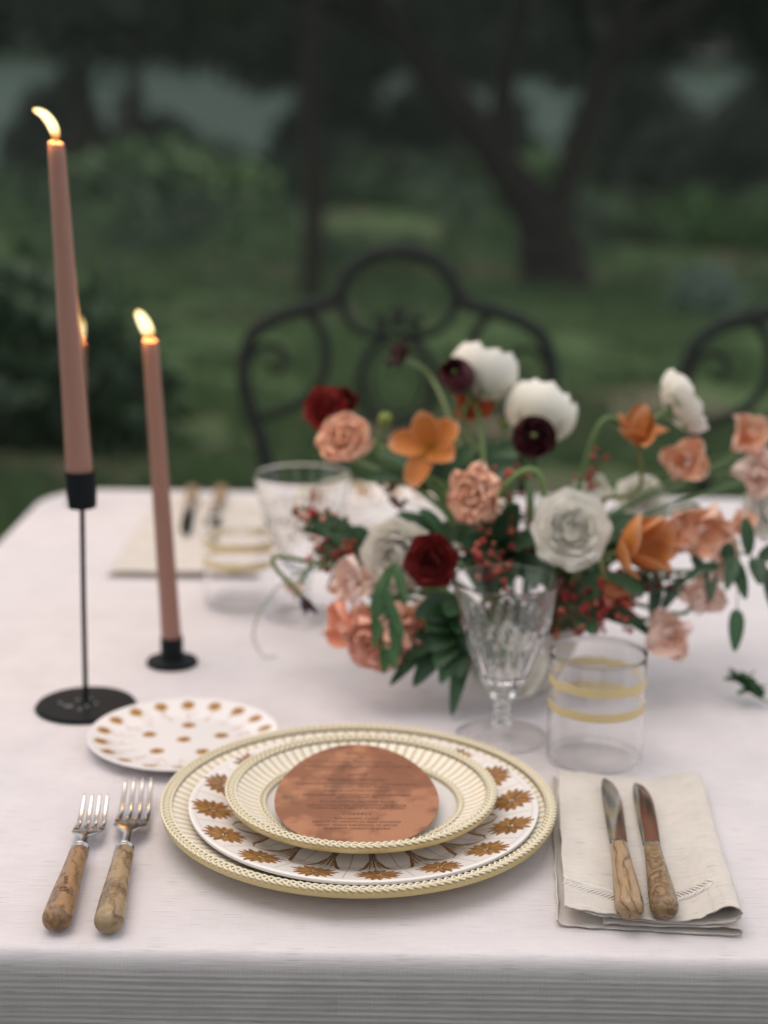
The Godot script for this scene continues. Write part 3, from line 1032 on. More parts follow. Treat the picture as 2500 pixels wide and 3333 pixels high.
func plates() -> void:
	var c := Vector3(-0.0165, TOP, -1.1185)
	var charger := thing("charger_plate", "large cream charger with fluted basket rim and braided edge, lowest plate", "plate", c)
	basket_plate(charger, 0.1548, 0.024, 0.1508, Vector2(0.112, 0.0095), Vector2(0.1458, 0.0208), 0.106, 0.0065, 0.088, 96, 56)

	var dinner := thing("dinner_plate", "white dinner plate painted with brown daisies, between charger and small plate", "plate", c + Vector3(0.004, 0.0065, 0.0055))
	var under := smooth([Vector2(0.0001, 0.0022), Vector2(0.070, 0.002), Vector2(0.075, 0.0), Vector2(0.078, 0.0022), Vector2(0.100, 0.0075), Vector2(0.1330, 0.0142), Vector2(0.1362, 0.0158), Vector2(0.1368, 0.0172), Vector2(0.1358, 0.0180), Vector2(0.131, 0.0172), Vector2(0.110, 0.0112), Vector2(0.096, 0.0066), Vector2(0.088, 0.0052), Vector2(0.05, 0.0050), Vector2(0.0001, 0.0050)], 4)
	printed_plate(dinner, under, 0.1368, daisy_print())

	var salad := thing("salad_plate", "small cream plate with fluted basket rim under the menu card, topmost plate", "plate", c + Vector3(0.002, 0.0117, 0.003))
	basket_plate(salad, 0.1060, 0.0232, 0.1023, Vector2(0.0795, 0.0112), Vector2(0.0980, 0.0202), 0.0745, 0.0078, 0.058, 72, 38)

	var side := thing("side_plate", "small white plate with gold flower spots, left behind the charger", "plate", Vector3(-0.176, TOP, -1.279))
	var sp := smooth([Vector2(0.0001, 0.0018), Vector2(0.048, 0.0016), Vector2(0.052, 0.0), Vector2(0.055, 0.0016), Vector2(0.072, 0.0060), Vector2(0.0838, 0.0098), Vector2(0.0850, 0.0112), Vector2(0.0842, 0.0122), Vector2(0.0805, 0.0112), Vector2(0.066, 0.0072), Vector2(0.057, 0.0050), Vector2(0.03, 0.0046), Vector2(0.0001, 0.0046)], 4)
	printed_plate(side, sp, 0.085, dotted_print())

	# the setting on the far side of the table
	var far := thing("charger_plate", "cream charger half hidden behind the flowers at the far table edge", "plate", Vector3(0.025, TOP, -2.105))
	for o in charger.get_children():
		far.add_child(o.duplicate(), true)
	var fd := thing("dinner_plate", "white plate on the far charger behind the flowers", "plate", Vector3(0.025, TOP + 0.0065, -2.105))
	for o in dinner.get_children():
		fd.add_child(o.duplicate(), true)

	# the menu: an egg-shaped card, its narrow end away from the diner, leaning on the rim of the top plate
	var menu := thing("menu_card", "egg-shaped terracotta paper menu card printed with dark text, on top plate", "menu", Vector3(-0.0180, TOP + 0.0315, -1.110))
	menu.rotation.x = deg_to_rad(2.6)
	menu.rotation.y = deg_to_rad(1.0)
	var sh := Shape.new()
	var egg := func(a: float) -> Vector2: return Vector2(0.0632 * cos(a) * (1.0 - 0.13 * sin(a)), 0.0872 * sin(a))
	sh.grid(96, 10, func(u, w):
		var p: Vector2 = egg.call(u * TAU) * maxf(w, 0.0001)
		return Vector3(p.x, 0.0006 + bump_noise.get_noise_2d(p.x * 30.0, p.y * 30.0) * 0.0003, -p.y), false, null, func(u, w):
		var p: Vector2 = egg.call(u * TAU) * w
		return Vector2(p.x / 0.19 + 0.5, p.y / 0.19 + 0.5))
	var card := part("card", sh, M.card, menu)
	sh = Shape.new()
	sh.grid(96, 3, func(u, w):
		var p: Vector2 = egg.call(u * TAU) * (1.0 if w < 0.5 else (0.9999 if w < 0.8 else 0.0001))
		return Vector3(p.x, 0.0004 if w < 0.1 else -0.0006, -p.y), true)
	part("card_underside", sh, M.card_edge, menu)
	var serif := SystemFont.new()
	serif.font_names = PackedStringArray(["Droid Serif"])
	var slanted := FontVariation.new()
	slanted.base_font = serif
	slanted.variation_transform = Transform2D(Vector2(1, 0), Vector2(0.32, 1), Vector2.ZERO)
	var lines := [
		["Menu", 0.0690, 2, 1.3], ["HEIRLOOM TOMATO TOAST", 0.0530, 0, 1.0], ["whipped ricotta, basil oil, sea salt, grilled sourdough", 0.0455, 1, 1.0],
		["Mains", 0.0300, 2, 1.1], ["EGGPLANT INVOLTINI", 0.0215, 0, 1.0], ["roasted peppers, torn basil, pecorino, preserved lemon", 0.0135, 1, 1.0], ["brown butter, toasted crumbs", 0.0085, 1, 1.0],
		["HERB ROASTED CHICKEN", 0.0020, 0, 1.0], ["garlic potatoes, spiced quinoa, grilled asparagus", -0.0050, 1, 1.0], ["green mustard jus", -0.0095, 1, 1.0],
		["SOURDOUGH PANZANELLA", -0.0160, 0, 1.0], ["pickled vegetables, lemon thyme, fingerling", -0.0222, 1, 1.0], ["romaine, basil, walnuts, shaved parmesan", -0.0268, 1, 1.0],
		["Dessert", -0.0365, 2, 1.25], ["WEDDING CAKE", -0.0440, 0, 1.0], ["fleur de sel caramel on dark chocolate", -0.0492, 1, 1.08], ["cream cheese blackberry on lemon", -0.0545, 1, 1.08], ["tiered with cardamom gelato", -0.0595, 1, 1.08]]
	for e in lines:
		var tm := TextMesh.new()
		tm.text = e[0]
		tm.font = slanted if e[2] else serif
		tm.font_size = 32
		tm.depth = 0.00012
		tm.pixel_size = [0.000060, 0.000066, 0.000125][e[2]] * e[3]
		tm.curve_step = 3.0
		part("lettering", tm, M.ink, card, Transform3D(Basis(Vector3.RIGHT, -PI / 2).scaled_local(Vector3([1.35, 1.15, 1.3][e[2]], 1.15, 1)), Vector3(0, 0.00105, -e[1])))


# ------------------------------------------------------------------ cutlery: x runs from the butt to the tip
func along(butt: Vector3, tip: Vector3, roll := 0.0) -> Transform3D:
	var x := (tip - butt).normalized()
	var z := x.cross(Vector3.UP).normalized()
	return Transform3D(Basis(x, z.cross(x), z) * Basis(Vector3.RIGHT, roll), butt)


func handle(t: Node3D, l: float, w0: float, w1: float, style: String) -> void:
	var sh := Shape.new()
	var wide := func(u):
		var round_ := sqrt(maxf(0.0, 1.0 - pow(1.0 - minf(u / 0.085, 1.0), 2.0)))
		var round_2 := sqrt(maxf(0.0, 1.0 - pow(1.0 - minf((1.0 - u) / 0.03, 1.0), 2.0)))
		return maxf(0.00002, lerpf(w0, w1, smoothstep(0.05, 1.0, u)) * round_ * (0.72 + 0.28 * round_2))
	loft(sh, func(u):
		return Vector3(u * l if u > 0.04 else l * 0.04 * pow(u / 0.04, 1.7), 0, 0), func(u): return wide.call(u if u > 0.04 else 0.04 * pow(u / 0.04, 1.7)), func(u): return wide.call(u if u > 0.04 else 0.04 * pow(u / 0.04, 1.7)) * 0.88, 150, 52, 0.92)
	var shift := Vector3(rng.randf_range(-1, 1), rng.randf_range(-1, 1), rng.randf_range(-1, 1))
	for k in sh.v.size():
		sh.col[k] = grain(style, sh.v[k] + shift)
	part("handle", sh, M.wood, t)


func make_fork(called: String, label: String, butt: Vector3, tip: Vector3, l: float, hl: float, w: float, m: String) -> void:
	var t := thing(called, label, "fork", Vector3.ZERO, "forks left of the plates")
	t.transform = along(butt, tip)
	handle(t, hl, 0.0102, 0.0073, m)
	var sh := Shape.new()
	loft(sh, func(u): return Vector3(hl - 0.001 + u * 0.0062, 0.0, 0), func(u): return 0.0064 + 0.0008 * sin(u * TAU * 1.5) if u > 0.02 and u < 0.98 else 0.0002, func(u): return 0.0058 + 0.0008 * sin(u * TAU * 1.5) if u > 0.02 and u < 0.98 else 0.0002, 20, 18)
	part("ferrule", sh, M.steel, t)
	var a := hl + 0.004
	var head := l - a
	# side profile of neck, palm and tines
	var prof := smooth([Vector2(0, 0.0), Vector2(0.10, 0.0004), Vector2(0.22, 0.0010), Vector2(0.34, -0.0012), Vector2(0.48, -0.0044), Vector2(0.62, -0.0052), Vector2(0.78, -0.0030), Vector2(0.90, 0.0012), Vector2(1.0, 0.0062)], 4)
	var lift := func(s: float) -> float: return at_path(prof, s).y
	sh = Shape.new()
	var palm := 0.50
	loft(sh, func(u): return Vector3(a + u * palm * head, lift.call(u * palm), 0), func(u):
		var q: float = u
		var neck := lerpf(0.0050, 0.0037, smoothstep(0.0, 0.40, q))
		var e := clampf((q - 0.40) / 0.36, 0.0, 1.0)
		var k := lerpf(neck, w * 0.5, e * e * (1.0 - e) + e * sqrt(1.0 - pow(1.0 - e, 2.0)))
		return k if q < 0.995 else 0.0001, func(u): return lerpf(0.0036, 0.0011, smoothstep(0.0, 0.6, u)) if u < 0.995 else 0.0001, 40, 18, 0.8)
	var fork_head := part("fork_head", sh, M.steel, t)
	for k in 4:
		sh = Shape.new()
		var z0 := (k - 1.5) / 1.5 * (w * 0.5 - 0.0025)
		loft(sh, func(u):
			var s: float = lerpf(palm - 0.015, 1.0, u)
			return Vector3(a + s * head, lift.call(s), z0 * (1.0 - 0.06 * u)), func(u): return lerpf(0.0027, 0.0015, u) * sqrt(maxf(0.001, 1.0 - pow(u, 14.0))), func(u): return lerpf(0.0012, 0.0007, u) * sqrt(maxf(0.001, 1.0 - pow(u, 14.0))), 26, 10, 0.85)
		part("tine", sh, M.steel, fork_head)


func make_knife(label: String, butt: Vector3, tip: Vector3, l: float, hl: float, m: String, group: String, called := "table_knife") -> Node3D:
	var t := thing(called, label, "knife", Vector3.ZERO, group)
	t.transform = along(butt, tip, 0.10 if m == "straight" else 0.0)
	handle(t, hl, 0.0099, 0.0066, m)
	var sh := Shape.new()
	loft(sh, func(u): return Vector3(hl - 0.001 + u * 0.0058, 0.0, 0), func(u): return 0.0066 - 0.0006 * u if u > 0.02 and u < 0.98 else 0.0002, func(u): return 0.0052 - 0.001 * u if u > 0.02 and u < 0.98 else 0.0002, 14, 18)
	part("bolster", sh, M.steel, t)
	sh = Shape.new()
	var a := hl + 0.0045
	var bl := l - a
	# spine on the diner's left, cutting edge on the right, the tip curving back to the spine
	var outline := func(s: float) -> Vector2:
		var spine := -0.0068 - 0.0006 * sin(s * PI) + 0.0012 * pow(s, 8.0)
		var cut := 0.0064 + 0.0018 * sin(minf(s * 1.25, 1.0) * PI * 0.6)
		var k := clampf((s - 0.60) / 0.40, 0.0, 1.0)
		cut = lerpf(cut, -0.0034, 1.0 - sqrt(maxf(0.0, 1.0 - pow(k, 2.3))))
		k = clampf((s - 0.84) / 0.16, 0.0, 1.0)
		spine = lerpf(spine, -0.0034, 1.0 - sqrt(maxf(0.0, 1.0 - pow(k, 2.2))))
		return Vector2(spine, cut)
	for side in [1.0, -1.0]:
		sh.grid(10, 40, func(u, s):
			var o: Vector2 = outline.call(s)
			var z := lerpf(o.x, o.y, u)
			var thick = 0.0010 * (1.0 - u * 0.85) * (1.0 - 0.4 * s) + 0.00022 * sin(u * PI)
			if u < 0.001 or u > 0.999:
				thick *= 0.3
			return Vector3(a + s * bl, side * thick, z), side < 0)
	part("blade", sh, M.blade, t)
	return t


func cutlery() -> void:
	make_fork("salad_fork", "smaller fork with burl wood handle, farthest left on the tablecloth", Vector3(-0.2185, TOP + 0.0096, -0.937), Vector3(-0.2262, TOP + 0.0125, -1.130), 0.1935, 0.106, 0.0240, "burl")
	make_fork("dinner_fork", "larger fork with pale knotted wood handle, beside the plates", Vector3(-0.1825, TOP + 0.0096, -0.935), Vector3(-0.1975, TOP + 0.0125, -1.163), 0.2285, 0.110, 0.0268, "knot")
	var fork: Node3D = get_node("salad_fork")                 # the small burnt stamp on the smaller fork's handle
	var mark := Shape.new()
	var ring := []
	for k in 13:
		ring.append(Vector3(0.034, 0.0088, 0.0005) + Vector3(cos(k * TAU / 12), 0.0, sin(k * TAU / 12)) * 0.0030)
	tube(mark, ring, 0.00035, 5)
	for k in 5:
		var p := Vector3(0.034, 0.0090, 0.0005) + Vector3(cos(k * 1.26), 0, sin(k * 1.26)) * 0.0015
		tube(mark, [p, p + Vector3(0.0004, 0.0001, 0.0002), p + Vector3(0.0008, 0, -0.0003)], 0.0004, 5)
	for k in 6:
		var p := Vector3(0.041 + k * 0.0022, 0.0083, 0.0008 - k * 0.0003)
		tube(mark, [p + Vector3(0, -0.0002, 0.0014), p + Vector3(0.0004, 0.0001, 0.0), p + Vector3(rng.randf_range(-0.0008, 0.001), -0.0002, -0.0014)], 0.0003, 5)
		tube(mark, [p, p + Vector3(0.0005, 0, 0.0002), p + Vector3(0.0010, 0, rng.randf_range(-0.001, 0.001))], 0.0003, 5)
	part("burnt_stamp", mark, M.ink, fork.get_node("handle")).set_meta("kind", "stuff")
	var g := "knives on the napkin right of the plates"
	make_knife("knife with straight-grained pale wood handle, left one on the near napkin", Vector3(0.1722, TOP + 0.0190, -0.948), Vector3(0.1905, TOP + 0.0125, -1.188), 0.2405, 0.107, "straight", g)
	make_knife("knife with dark curly wood handle, right one on the near napkin", Vector3(0.1962, TOP + 0.0190, -0.949), Vector3(0.2155, TOP + 0.0125, -1.180), 0.2320, 0.105, "curly", g)
	g = "knives at the far side of the table"
	make_knife("far knife with wooden handle, nearer the low candle", Vector3(-0.2865, TOP + 0.0170, -2.225), Vector3(-0.2640, TOP + 0.0130, -1.965), 0.262, 0.112, "knot", g, "far_knife")
	make_knife("far knife with wooden handle, behind the far tumbler", Vector3(-0.2430, TOP + 0.0170, -2.225), Vector3(-0.2290, TOP + 0.0130, -1.880), 0.300, 0.115, "straight", g, "far_knife")


# ------------------------------------------------------------------ napkins
func strip(sh: Shape, line: Array, thick: float, length: float, low: float, sx: float, seed_: float) -> void:
	var c := smooth(line, 7)
	var n := c.size()
	var ring := []
	var arc := []
	var run := 0.0
	for side in [1.0, -1.0]:
		for q in n:
			var k: int = q if side > 0 else n - 1 - q
			var d: Vector2 = (c[mini(k + 1, n - 1)] - c[maxi(k - 1, 0)]).normalized()
			if q:
				run += (c[k] - c[k - 1 if side > 0 else k + 1]).length()
			ring.append(c[k] + Vector2(-d.y, d.x) * thick * 0.5 * side)
			arc.append(run)
	ring.append(ring[0])
	arc.append(run + thick)
	var m := ring.size() - 1
	var place := func(i: int, w: float):
		var p: Vector2 = ring[i]
		var k := lerpf(1.0, low, smoothstep(0.0, 0.55, w))
		var x = p.x * lerpf(1.0, sx, w) + bump_noise.get_noise_2d(w * 6.0, seed_ + p.y * 300.0) * 0.0012
		var y := p.y * k + bump_noise.get_noise_2d(p.x * 30.0 + seed_, w * 7.0) * 0.0009 * clampf(p.y / 0.008, 0.0, 1.0)
		var z := -w * length + bump_noise.get_noise_2d(p.x * 34.0, seed_ + p.y * 120.0) * 0.0022 * (1.0 - w)
		return Vector3(x, maxf(y, 0.0004 + p.y * 0.1), z)
	sh.grid(m, 44, func(u, w): return place.call(roundi(u * m), w), false, null, func(u, w): return Vector2(arc[roundi(u * m)], w * length))
	for e in [0.0, 1.0]:
		var row := []
		for i in m:
			row.append(sh.add(place.call(i, e), Vector2(arc[i], 0)))
		for i in n - 1:
			var j := 2 * n - 1 - i
			if e == 0.0:
				sh.quad(row[i], row[i + 1], row[j - 1], row[j])
			else:
				sh.quad(row[i], row[j], row[j - 1], row[i + 1])


func napkins() -> void:
	var t := thing("napkin", "folded cream linen napkin with white stitched leaf band under two knives", "napkin", Vector3(0.1255, TOP, -0.9615))
	t.rotation.y = -0.088
	var upper := [Vector2(0.0035, 0.0165), Vector2(0.010, 0.0148), Vector2(0.022, 0.0136), Vector2(0.040, 0.0112), Vector2(0.062, 0.0096), Vector2(0.080, 0.0096), Vector2(0.096, 0.0135), Vector2(0.107, 0.0195), Vector2(0.1150, 0.0226), Vector2(0.1220, 0.0210), Vector2(0.1232, 0.0160), Vector2(0.1170, 0.0114), Vector2(0.100, 0.0086), Vector2(0.080, 0.0080), Vector2(0.055, 0.0084), Vector2(0.036, 0.0096), Vector2(0.022, 0.0118), Vector2(0.018, 0.0122)]
	var lower := [Vector2(-0.001, 0.0052), Vector2(0.002, 0.0018), Vector2(0.012, 0.0011), Vector2(0.05, 0.0010), Vector2(0.095, 0.0010), Vector2(0.119, 0.0016), Vector2(0.1255, 0.0044), Vector2(0.1205, 0.0074), Vector2(0.100, 0.0062), Vector2(0.070, 0.0052), Vector2(0.045, 0.0050), Vector2(0.034, 0.0044), Vector2(0.031, 0.0034)]
	var sh := Shape.new()
	strip(sh, upper, 0.0011, 0.252, 0.62, 1.0, 3.0)
	var fold := part("upper_fold", sh, M.napkin, t)
	sh = Shape.new()
	strip(sh, lower, 0.0010, 0.254, 0.62, 1.0, 13.0)
	part("lower_fold", sh, M.napkin, t)
	# the stitched band: short raised stitches along a shallow V
	var top := smooth(upper, 7)
	var band := Shape.new()
	var lay := func(x: float, z: float) -> Vector3:
		var y := 0.0
		for k in top.size():
			if top[k].x > x and k < top.size() * 0.45:
				y = top[k].y
				break
		return Vector3(x, y * lerpf(1.0, 0.62, smoothstep(0.0, 0.55, -z / 0.252)) + 0.0008, z)
	for k in 40:
		var x := 0.006 + k * 0.0028
		var z := -0.044 + 0.019 * (1.0 - pow(absf(x - 0.056) / 0.060, 1.3))
		var slope := 0.24 if x < 0.056 else -0.24
		for s in [-1.0, 1.0]:
			var a: Vector3 = lay.call(x, z)
			var b: Vector3 = lay.call(maxf(x - 0.0060, 0.003), z + s * 0.0078 - slope * 0.004)
			tube(band, [a, a.lerp(b, 0.5) + Vector3(0, 0.0004, 0), b], func(q): return 0.00015 + 0.00050 * sin(q * PI), 5)
	var st := part("stitched_band", band, M.thread, fold)
	st.set_meta("kind", "stuff")

	var f := thing("napkin", "cream linen napkin lying flat at the far side behind the low candle", "napkin", Vector3(-0.333, TOP, -1.806))
	var flat := [Vector2(0.0, 0.0070), Vector2(0.05, 0.0078), Vector2(0.12, 0.0082), Vector2(0.172, 0.0072), Vector2(0.180, 0.0045), Vector2(0.172, 0.0016), Vector2(0.09, 0.0010), Vector2(0.004, 0.0010), Vector2(-0.004, 0.0030), Vector2(0.004, 0.0046), Vector2(0.06, 0.0046), Vector2(0.15, 0.0042)]
	sh = Shape.new()
	strip(sh, flat, 0.0010, 0.40, 0.9, 0.92, 23.0)
	part("folded_linen", sh, M.napkin, f)


# ------------------------------------------------------------------ candles
func candle(called: String, label: String, foot: Vector3, head: Vector3, r0: float, r1: float, bend: Array, size: float) -> void:
	var t := thing(called, label, "candle", foot, "lit taper candles")
	var axis := head - foot
	var sh := Shape.new()
	var n := 30
	sh.grid(28, n + 3, func(u, w):
		var k := roundi(w * (n + 3))
		var s := minf(float(k) / n, 1.0)
		var r := lerpf(r0, r1, s) * (1.0 if s < 0.97 else 0.94) * (1.0 + 0.03 * bump_noise.get_noise_2d(u * 2.0 * (1.0 - u) * 4.0, s * 5.0 + r0 * 900.0))
		var y := 0.0
		if k == n + 1:
			r *= 0.72
			y = 0.0012
		elif k == n + 2:
			r *= 0.45
			y = -0.0006
		elif k == n + 3:
			r = 0.00001
			y = -0.0010
		var a: float = u * TAU
		if k > n - 3:
			y += 0.0012 * cos(a - 2.4)
		return axis * s + Vector3(cos(a) * r, y, -sin(a) * r))
	part("wax", sh, M.wax, t)
	sh = Shape.new()
	var w0 := axis + Vector3(0, -0.001, 0)
	tube(sh, smooth([w0, w0 + Vector3(-0.0006, 0.005, 0), w0 + Vector3(-0.002, 0.010, 0)], 4), 0.0009, 6)
	part("wick", sh, M.wick, t)
	var path := []
	for p in bend:
		path.append(w0 + Vector3(p.x, p.y, 0))
	path = smooth(path, 6)
	sh = Shape.new()
	tube(sh, path, func(q): return size * pow(sin(PI * clampf(pow(q, 0.72) * 0.97 + 0.03, 0.0, 1.0)), 0.8) + 0.0003, 14)
	part("flame", sh, M.flame, t)
	var lamp := OmniLight3D.new()
	lamp.name = "flame_light"
	lamp.light_color = Color(1.0, 0.72, 0.40)
	lamp.light_energy = 0.012
	lamp.light_size = 0.004
	lamp.omni_range = 6.0
	lamp.omni_attenuation = 2.0
	lamp.shadow_enabled = true
	lamp.position = path[path.size() / 2]
	t.add_child(lamp)


func candles() -> void:
	# the tall stick
	var s := thing("tall_candlestick", "tall black iron candlestick with round base and thin stem, at left", "candlestick", Vector3(-0.281, TOP, -1.368))
	var sh := Shape.new()
	lathe(sh, smooth([Vector2(0.0001, 0.0004), Vector2(0.044, 0.0004), Vector2(0.0462, 0.0012), Vector2(0.0462, 0.0028), Vector2(0.044, 0.0038), Vector2(0.030, 0.0040), Vector2(0.010, 0.0044), Vector2(0.0045, 0.0066), Vector2(0.0001, 0.0068)], 4), 64)
	var plate := part("base", sh, M.iron, s)
	sh = Shape.new()
	tube(sh, [Vector3(0, 0.004, 0), Vector3(0.001, 0.1, 0), Vector3(0.0028, 0.197, 0)], 0.0024, 12)
	part("stem", sh, M.iron, s)
	sh = Shape.new()
	lathe(sh, smooth([Vector2(0.0001, 0.0), Vector2(0.0115, 0.0), Vector2(0.0128, 0.0012), Vector2(0.0136, 0.012), Vector2(0.0138, 0.0325), Vector2(0.0134, 0.0332), Vector2(0.0128, 0.0325), Vector2(0.0124, 0.012), Vector2(0.0001, 0.010)], 4), 40)
	part("cup", sh, M.iron, s, Transform3D(Basis(Vector3.BACK, 0.02), Vector3(0.0029, 0.1955, 0)))
	var drips := Shape.new()
	for k in 9:
		var a := rng.randf() * TAU
		var r := rng.randf_range(0.008, 0.030)
		lathe(drips, smooth([Vector2(0.0018, 0.0), Vector2(0.0014, 0.0008), Vector2(0.00001, 0.0011)], 3), 8)
		for q in range(drips.v.size() - 9 * 7, drips.v.size()):
			drips.v[q] += Vector3(cos(a) * r, 0.0041, sin(a) * r * 0.6 + 0.002)
	var dr := part("wax_drips", drips, mat(lin(0.25, 0.24, 0.25), 0.4), plate)
	dr.set_meta("kind", "stuff")
	candle("taper_candle", "tall dusty pink taper candle in the tall black candlestick, lit", Vector3(-0.2790, TOP + 0.2070, -1.368), Vector3(-0.2903, 1.2712, -1.368), 0.0124, 0.0074, [Vector2(-0.0005, 0.0035), Vector2(-0.0006, 0.010), Vector2(-0.0040, 0.0185), Vector2(-0.0100, 0.0255), Vector2(-0.0165, 0.0285), Vector2(-0.0195, 0.0288)], 0.0042)
	# the low stick
	s = thing("low_candlestick", "low black iron candle holder with round foot, second from left", "candlestick", Vector3(-0.2164, TOP, -1.495))
	sh = Shape.new()
	lathe(sh, smooth([Vector2(0.0001, 0.0004), Vector2(0.0245, 0.0004), Vector2(0.0258, 0.0012), Vector2(0.0258, 0.0030), Vector2(0.0245, 0.0042), Vector2(0.0150, 0.0048), Vector2(0.0118, 0.0062)], 4), 48)
	part("base", sh, M.iron, s)
	sh = Shape.new()
	lathe(sh, smooth([Vector2(0.0116, 0.0045), Vector2(0.0116, 0.0270), Vector2(0.0113, 0.0276), Vector2(0.0108, 0.0270), Vector2(0.0106, 0.012), Vector2(0.0001, 0.010)], 4), 36)
	part("cup", sh, M.iron, s)
	candle("taper_candle", "shorter dusty pink taper candle leaning left in the low holder, lit", Vector3(-0.2160, TOP + 0.0110, -1.495), Vector3(-0.2318, 1.0835, -1.495), 0.0104, 0.0078, [Vector2(-0.0008, 0.0030), Vector2(-0.0016, 0.0090), Vector2(-0.0050, 0.0170), Vector2(-0.0085, 0.0235), Vector2(-0.0118, 0.0285), Vector2(-0.0130, 0.0300)], 0.0060)
	# one more behind the tall candle: only its flame shows beside the wax
	s = thing("low_candlestick", "low black holder at the far table edge hidden behind the tall candlestick", "candlestick", Vector3(-0.4490, TOP, -2.188))
	sh = Shape.new()
	lathe(sh, smooth([Vector2(0.0001, 0.0004), Vector2(0.0165, 0.0004), Vector2(0.0170, 0.0030), Vector2(0.0118, 0.0062)], 4), 32)
	part("base", sh, M.iron, s)
	sh = Shape.new()
	lathe(sh, smooth([Vector2(0.0116, 0.0045), Vector2(0.0116, 0.0270), Vector2(0.0108, 0.0270), Vector2(0.0001, 0.010)], 4), 24)
	part("cup", sh, M.iron, s)
	candle("taper_candle", "lit candle at the far table edge hidden behind the tall candle", Vector3(-0.4490, TOP + 0.0110, -2.188), Vector3(-0.4425, 0.9912, -2.188), 0.0100, 0.0075, [Vector2(0.0, 0.003), Vector2(0.001, 0.010), Vector2(0.003, 0.020), Vector2(0.004, 0.032)], 0.0050)


# ------------------------------------------------------------------ glasses
func goblet(label: String, where: Vector3, h: float, rim: float, foot: float) -> void:
	var t := thing("wine_glass", label, "glass", where, "cut crystal stem glasses")
	var k := h / 0.150
	var prof := []
	var base := Shape.new()
	lathe(base, smooth([Vector2(0.0001, 0.0004), Vector2(foot * 0.94, 0.0004), Vector2(foot, 0.0012), Vector2(foot * 0.985, 0.0022), Vector2(foot * 0.5, 0.0036), Vector2(0.0085, 0.0066), Vector2(0.0066, 0.0094)], 4), 72)
	part("foot", base, M.pane_glass, t)
	base = Shape.new()
	var hoop := []
	for q in 49:
		hoop.append(Vector3(cos(q * TAU / 48), 0, sin(q * TAU / 48)) * (foot + 0.0002) + Vector3(0, 0.0013, 0))
	tube(base, hoop, 0.0011, 8)
	part("foot_rim", base, M.glass, t)
	prof.append_array([Vector2(0.0001, 0.0096), Vector2(0.0060, 0.0098)])
	for b in 4:
		var y := 0.0105 + b * 0.0064
		prof.append_array([Vector2(0.0058, y), Vector2(0.0080, y + 0.0014), Vector2(0.0092, y + 0.0031), Vector2(0.0080, y + 0.0049)])
	prof.append_array([Vector2(0.0064, 0.0362), Vector2(0.0105, 0.0385), Vector2(0.0118, 0.0412), Vector2(0.0092, 0.0440)])
	var stem := prof.size()
	var bowl := smooth([Vector2(0.0092, 0.0440), Vector2(rim * 0.30, 0.0470), Vector2(rim * 0.39, 0.0520), Vector2(rim * 0.505, 0.0640), Vector2(rim * 0.655, 0.0820), Vector2(rim * 0.80, 0.1020), Vector2(rim * 0.915, 0.1260), Vector2(rim, 0.1495)], 9)
	bowl.pop_front()
	prof.append_array(bowl)
	var lip := prof.size()
	prof.append_array([Vector2(rim - 0.0004, 0.1501), Vector2(rim - 0.0011, 0.1495)])
	var inner := smooth([Vector2(rim - 0.0013, 0.1480), Vector2(rim * 0.915 - 0.0016, 0.1260), Vector2(rim * 0.80 - 0.0021, 0.1020), Vector2(rim * 0.655 - 0.0027, 0.0820), Vector2(rim * 0.505 - 0.0033, 0.0645), Vector2(rim * 0.39 - 0.0050, 0.0570), Vector2(0.0070, 0.0535), Vector2(0.0001, 0.0528)], 5)
	prof.append_array(inner)
	for q in prof.size():
		prof[q] = Vector2(prof[q].x, prof[q].y * k)
	var sh := Shape.new()
	lathe(sh, prof, 216, func(a, p, q):
		var r: float = p.x
		var y: float = p.y / k
		if q >= stem and q < lip:
			var f := smoothstep(0.048, 0.058, y) * (1.0 - smoothstep(0.094, 0.099, y))
			r -= 0.00125 * f * (1.0 - absf(cos(a * 9.0)))
			var d := (y - 0.1085) / 0.0062
			if absf(d) < 1.0:
				r -= 0.0012 * pow(maxf(0.0, sin(a * 24.0 + absf(d) * 2.4)), 1.2) * smoothstep(0.0, 0.12, absf(d)) * (1.0 - smoothstep(0.7, 1.0, absf(d)))
		return r)
	part("crystal", sh, M.glass, t)


func tumbler(label: String, where: Vector3) -> void:
	var t := thing("tumbler", label, "glass", where, "tumblers with gold bands")
	var sh := Shape.new()
	var outer := smooth([Vector2(0.0393, 0.0040), Vector2(0.0404, 0.0034), Vector2(0.0413, 0.0050), Vector2(0.0416, 0.0085), Vector2(0.0417, 0.05), Vector2(0.0420, 0.0970), Vector2(0.0416, 0.0978), Vector2(0.0409, 0.0974)], 5)
	outer.append_array(smooth([Vector2(0.0407, 0.0960), Vector2(0.0404, 0.05), Vector2(0.0402, 0.0110), Vector2(0.0396, 0.0066), Vector2(0.0393, 0.0040)], 5))
	lathe(sh, outer, 96)
	var body := part("glass_body", sh, M.glass, t)
	sh = Shape.new()
	lathe(sh, [Vector2(0.0001, 0.0008), Vector2(0.02, 0.0008), Vector2(0.0360, 0.0008), Vector2(0.0388, 0.0014), Vector2(0.0402, 0.0030), Vector2(0.0405, 0.0034)], 60)
	part("glass_base", sh, M.pane_glass, t)
	for b in 2:
		sh = Shape.new()
		var y0: float = [0.0765, 0.0545][b]
		sh.grid(120, 4, func(u, w):
			var a: float = u * TAU
			var n := bump_noise.get_noise_2d(cos(a) * 3.0 + b * 7.0, sin(a) * 3.0)
			var hgt := 0.0041 + n * 0.0006
			var y = y0 + n * 0.0010 + (w - 0.5) * 2.0 * hgt
			if b == 0 and absf(a - 5.75) < 0.04:
				y -= 0.005 * (1.0 - w)
			var r := 0.04215 + 0.0002 * sin(w * PI)
			return Vector3(cos(a) * r, y, -sin(a) * r))
		part("gold_band", sh, M.gold, body)


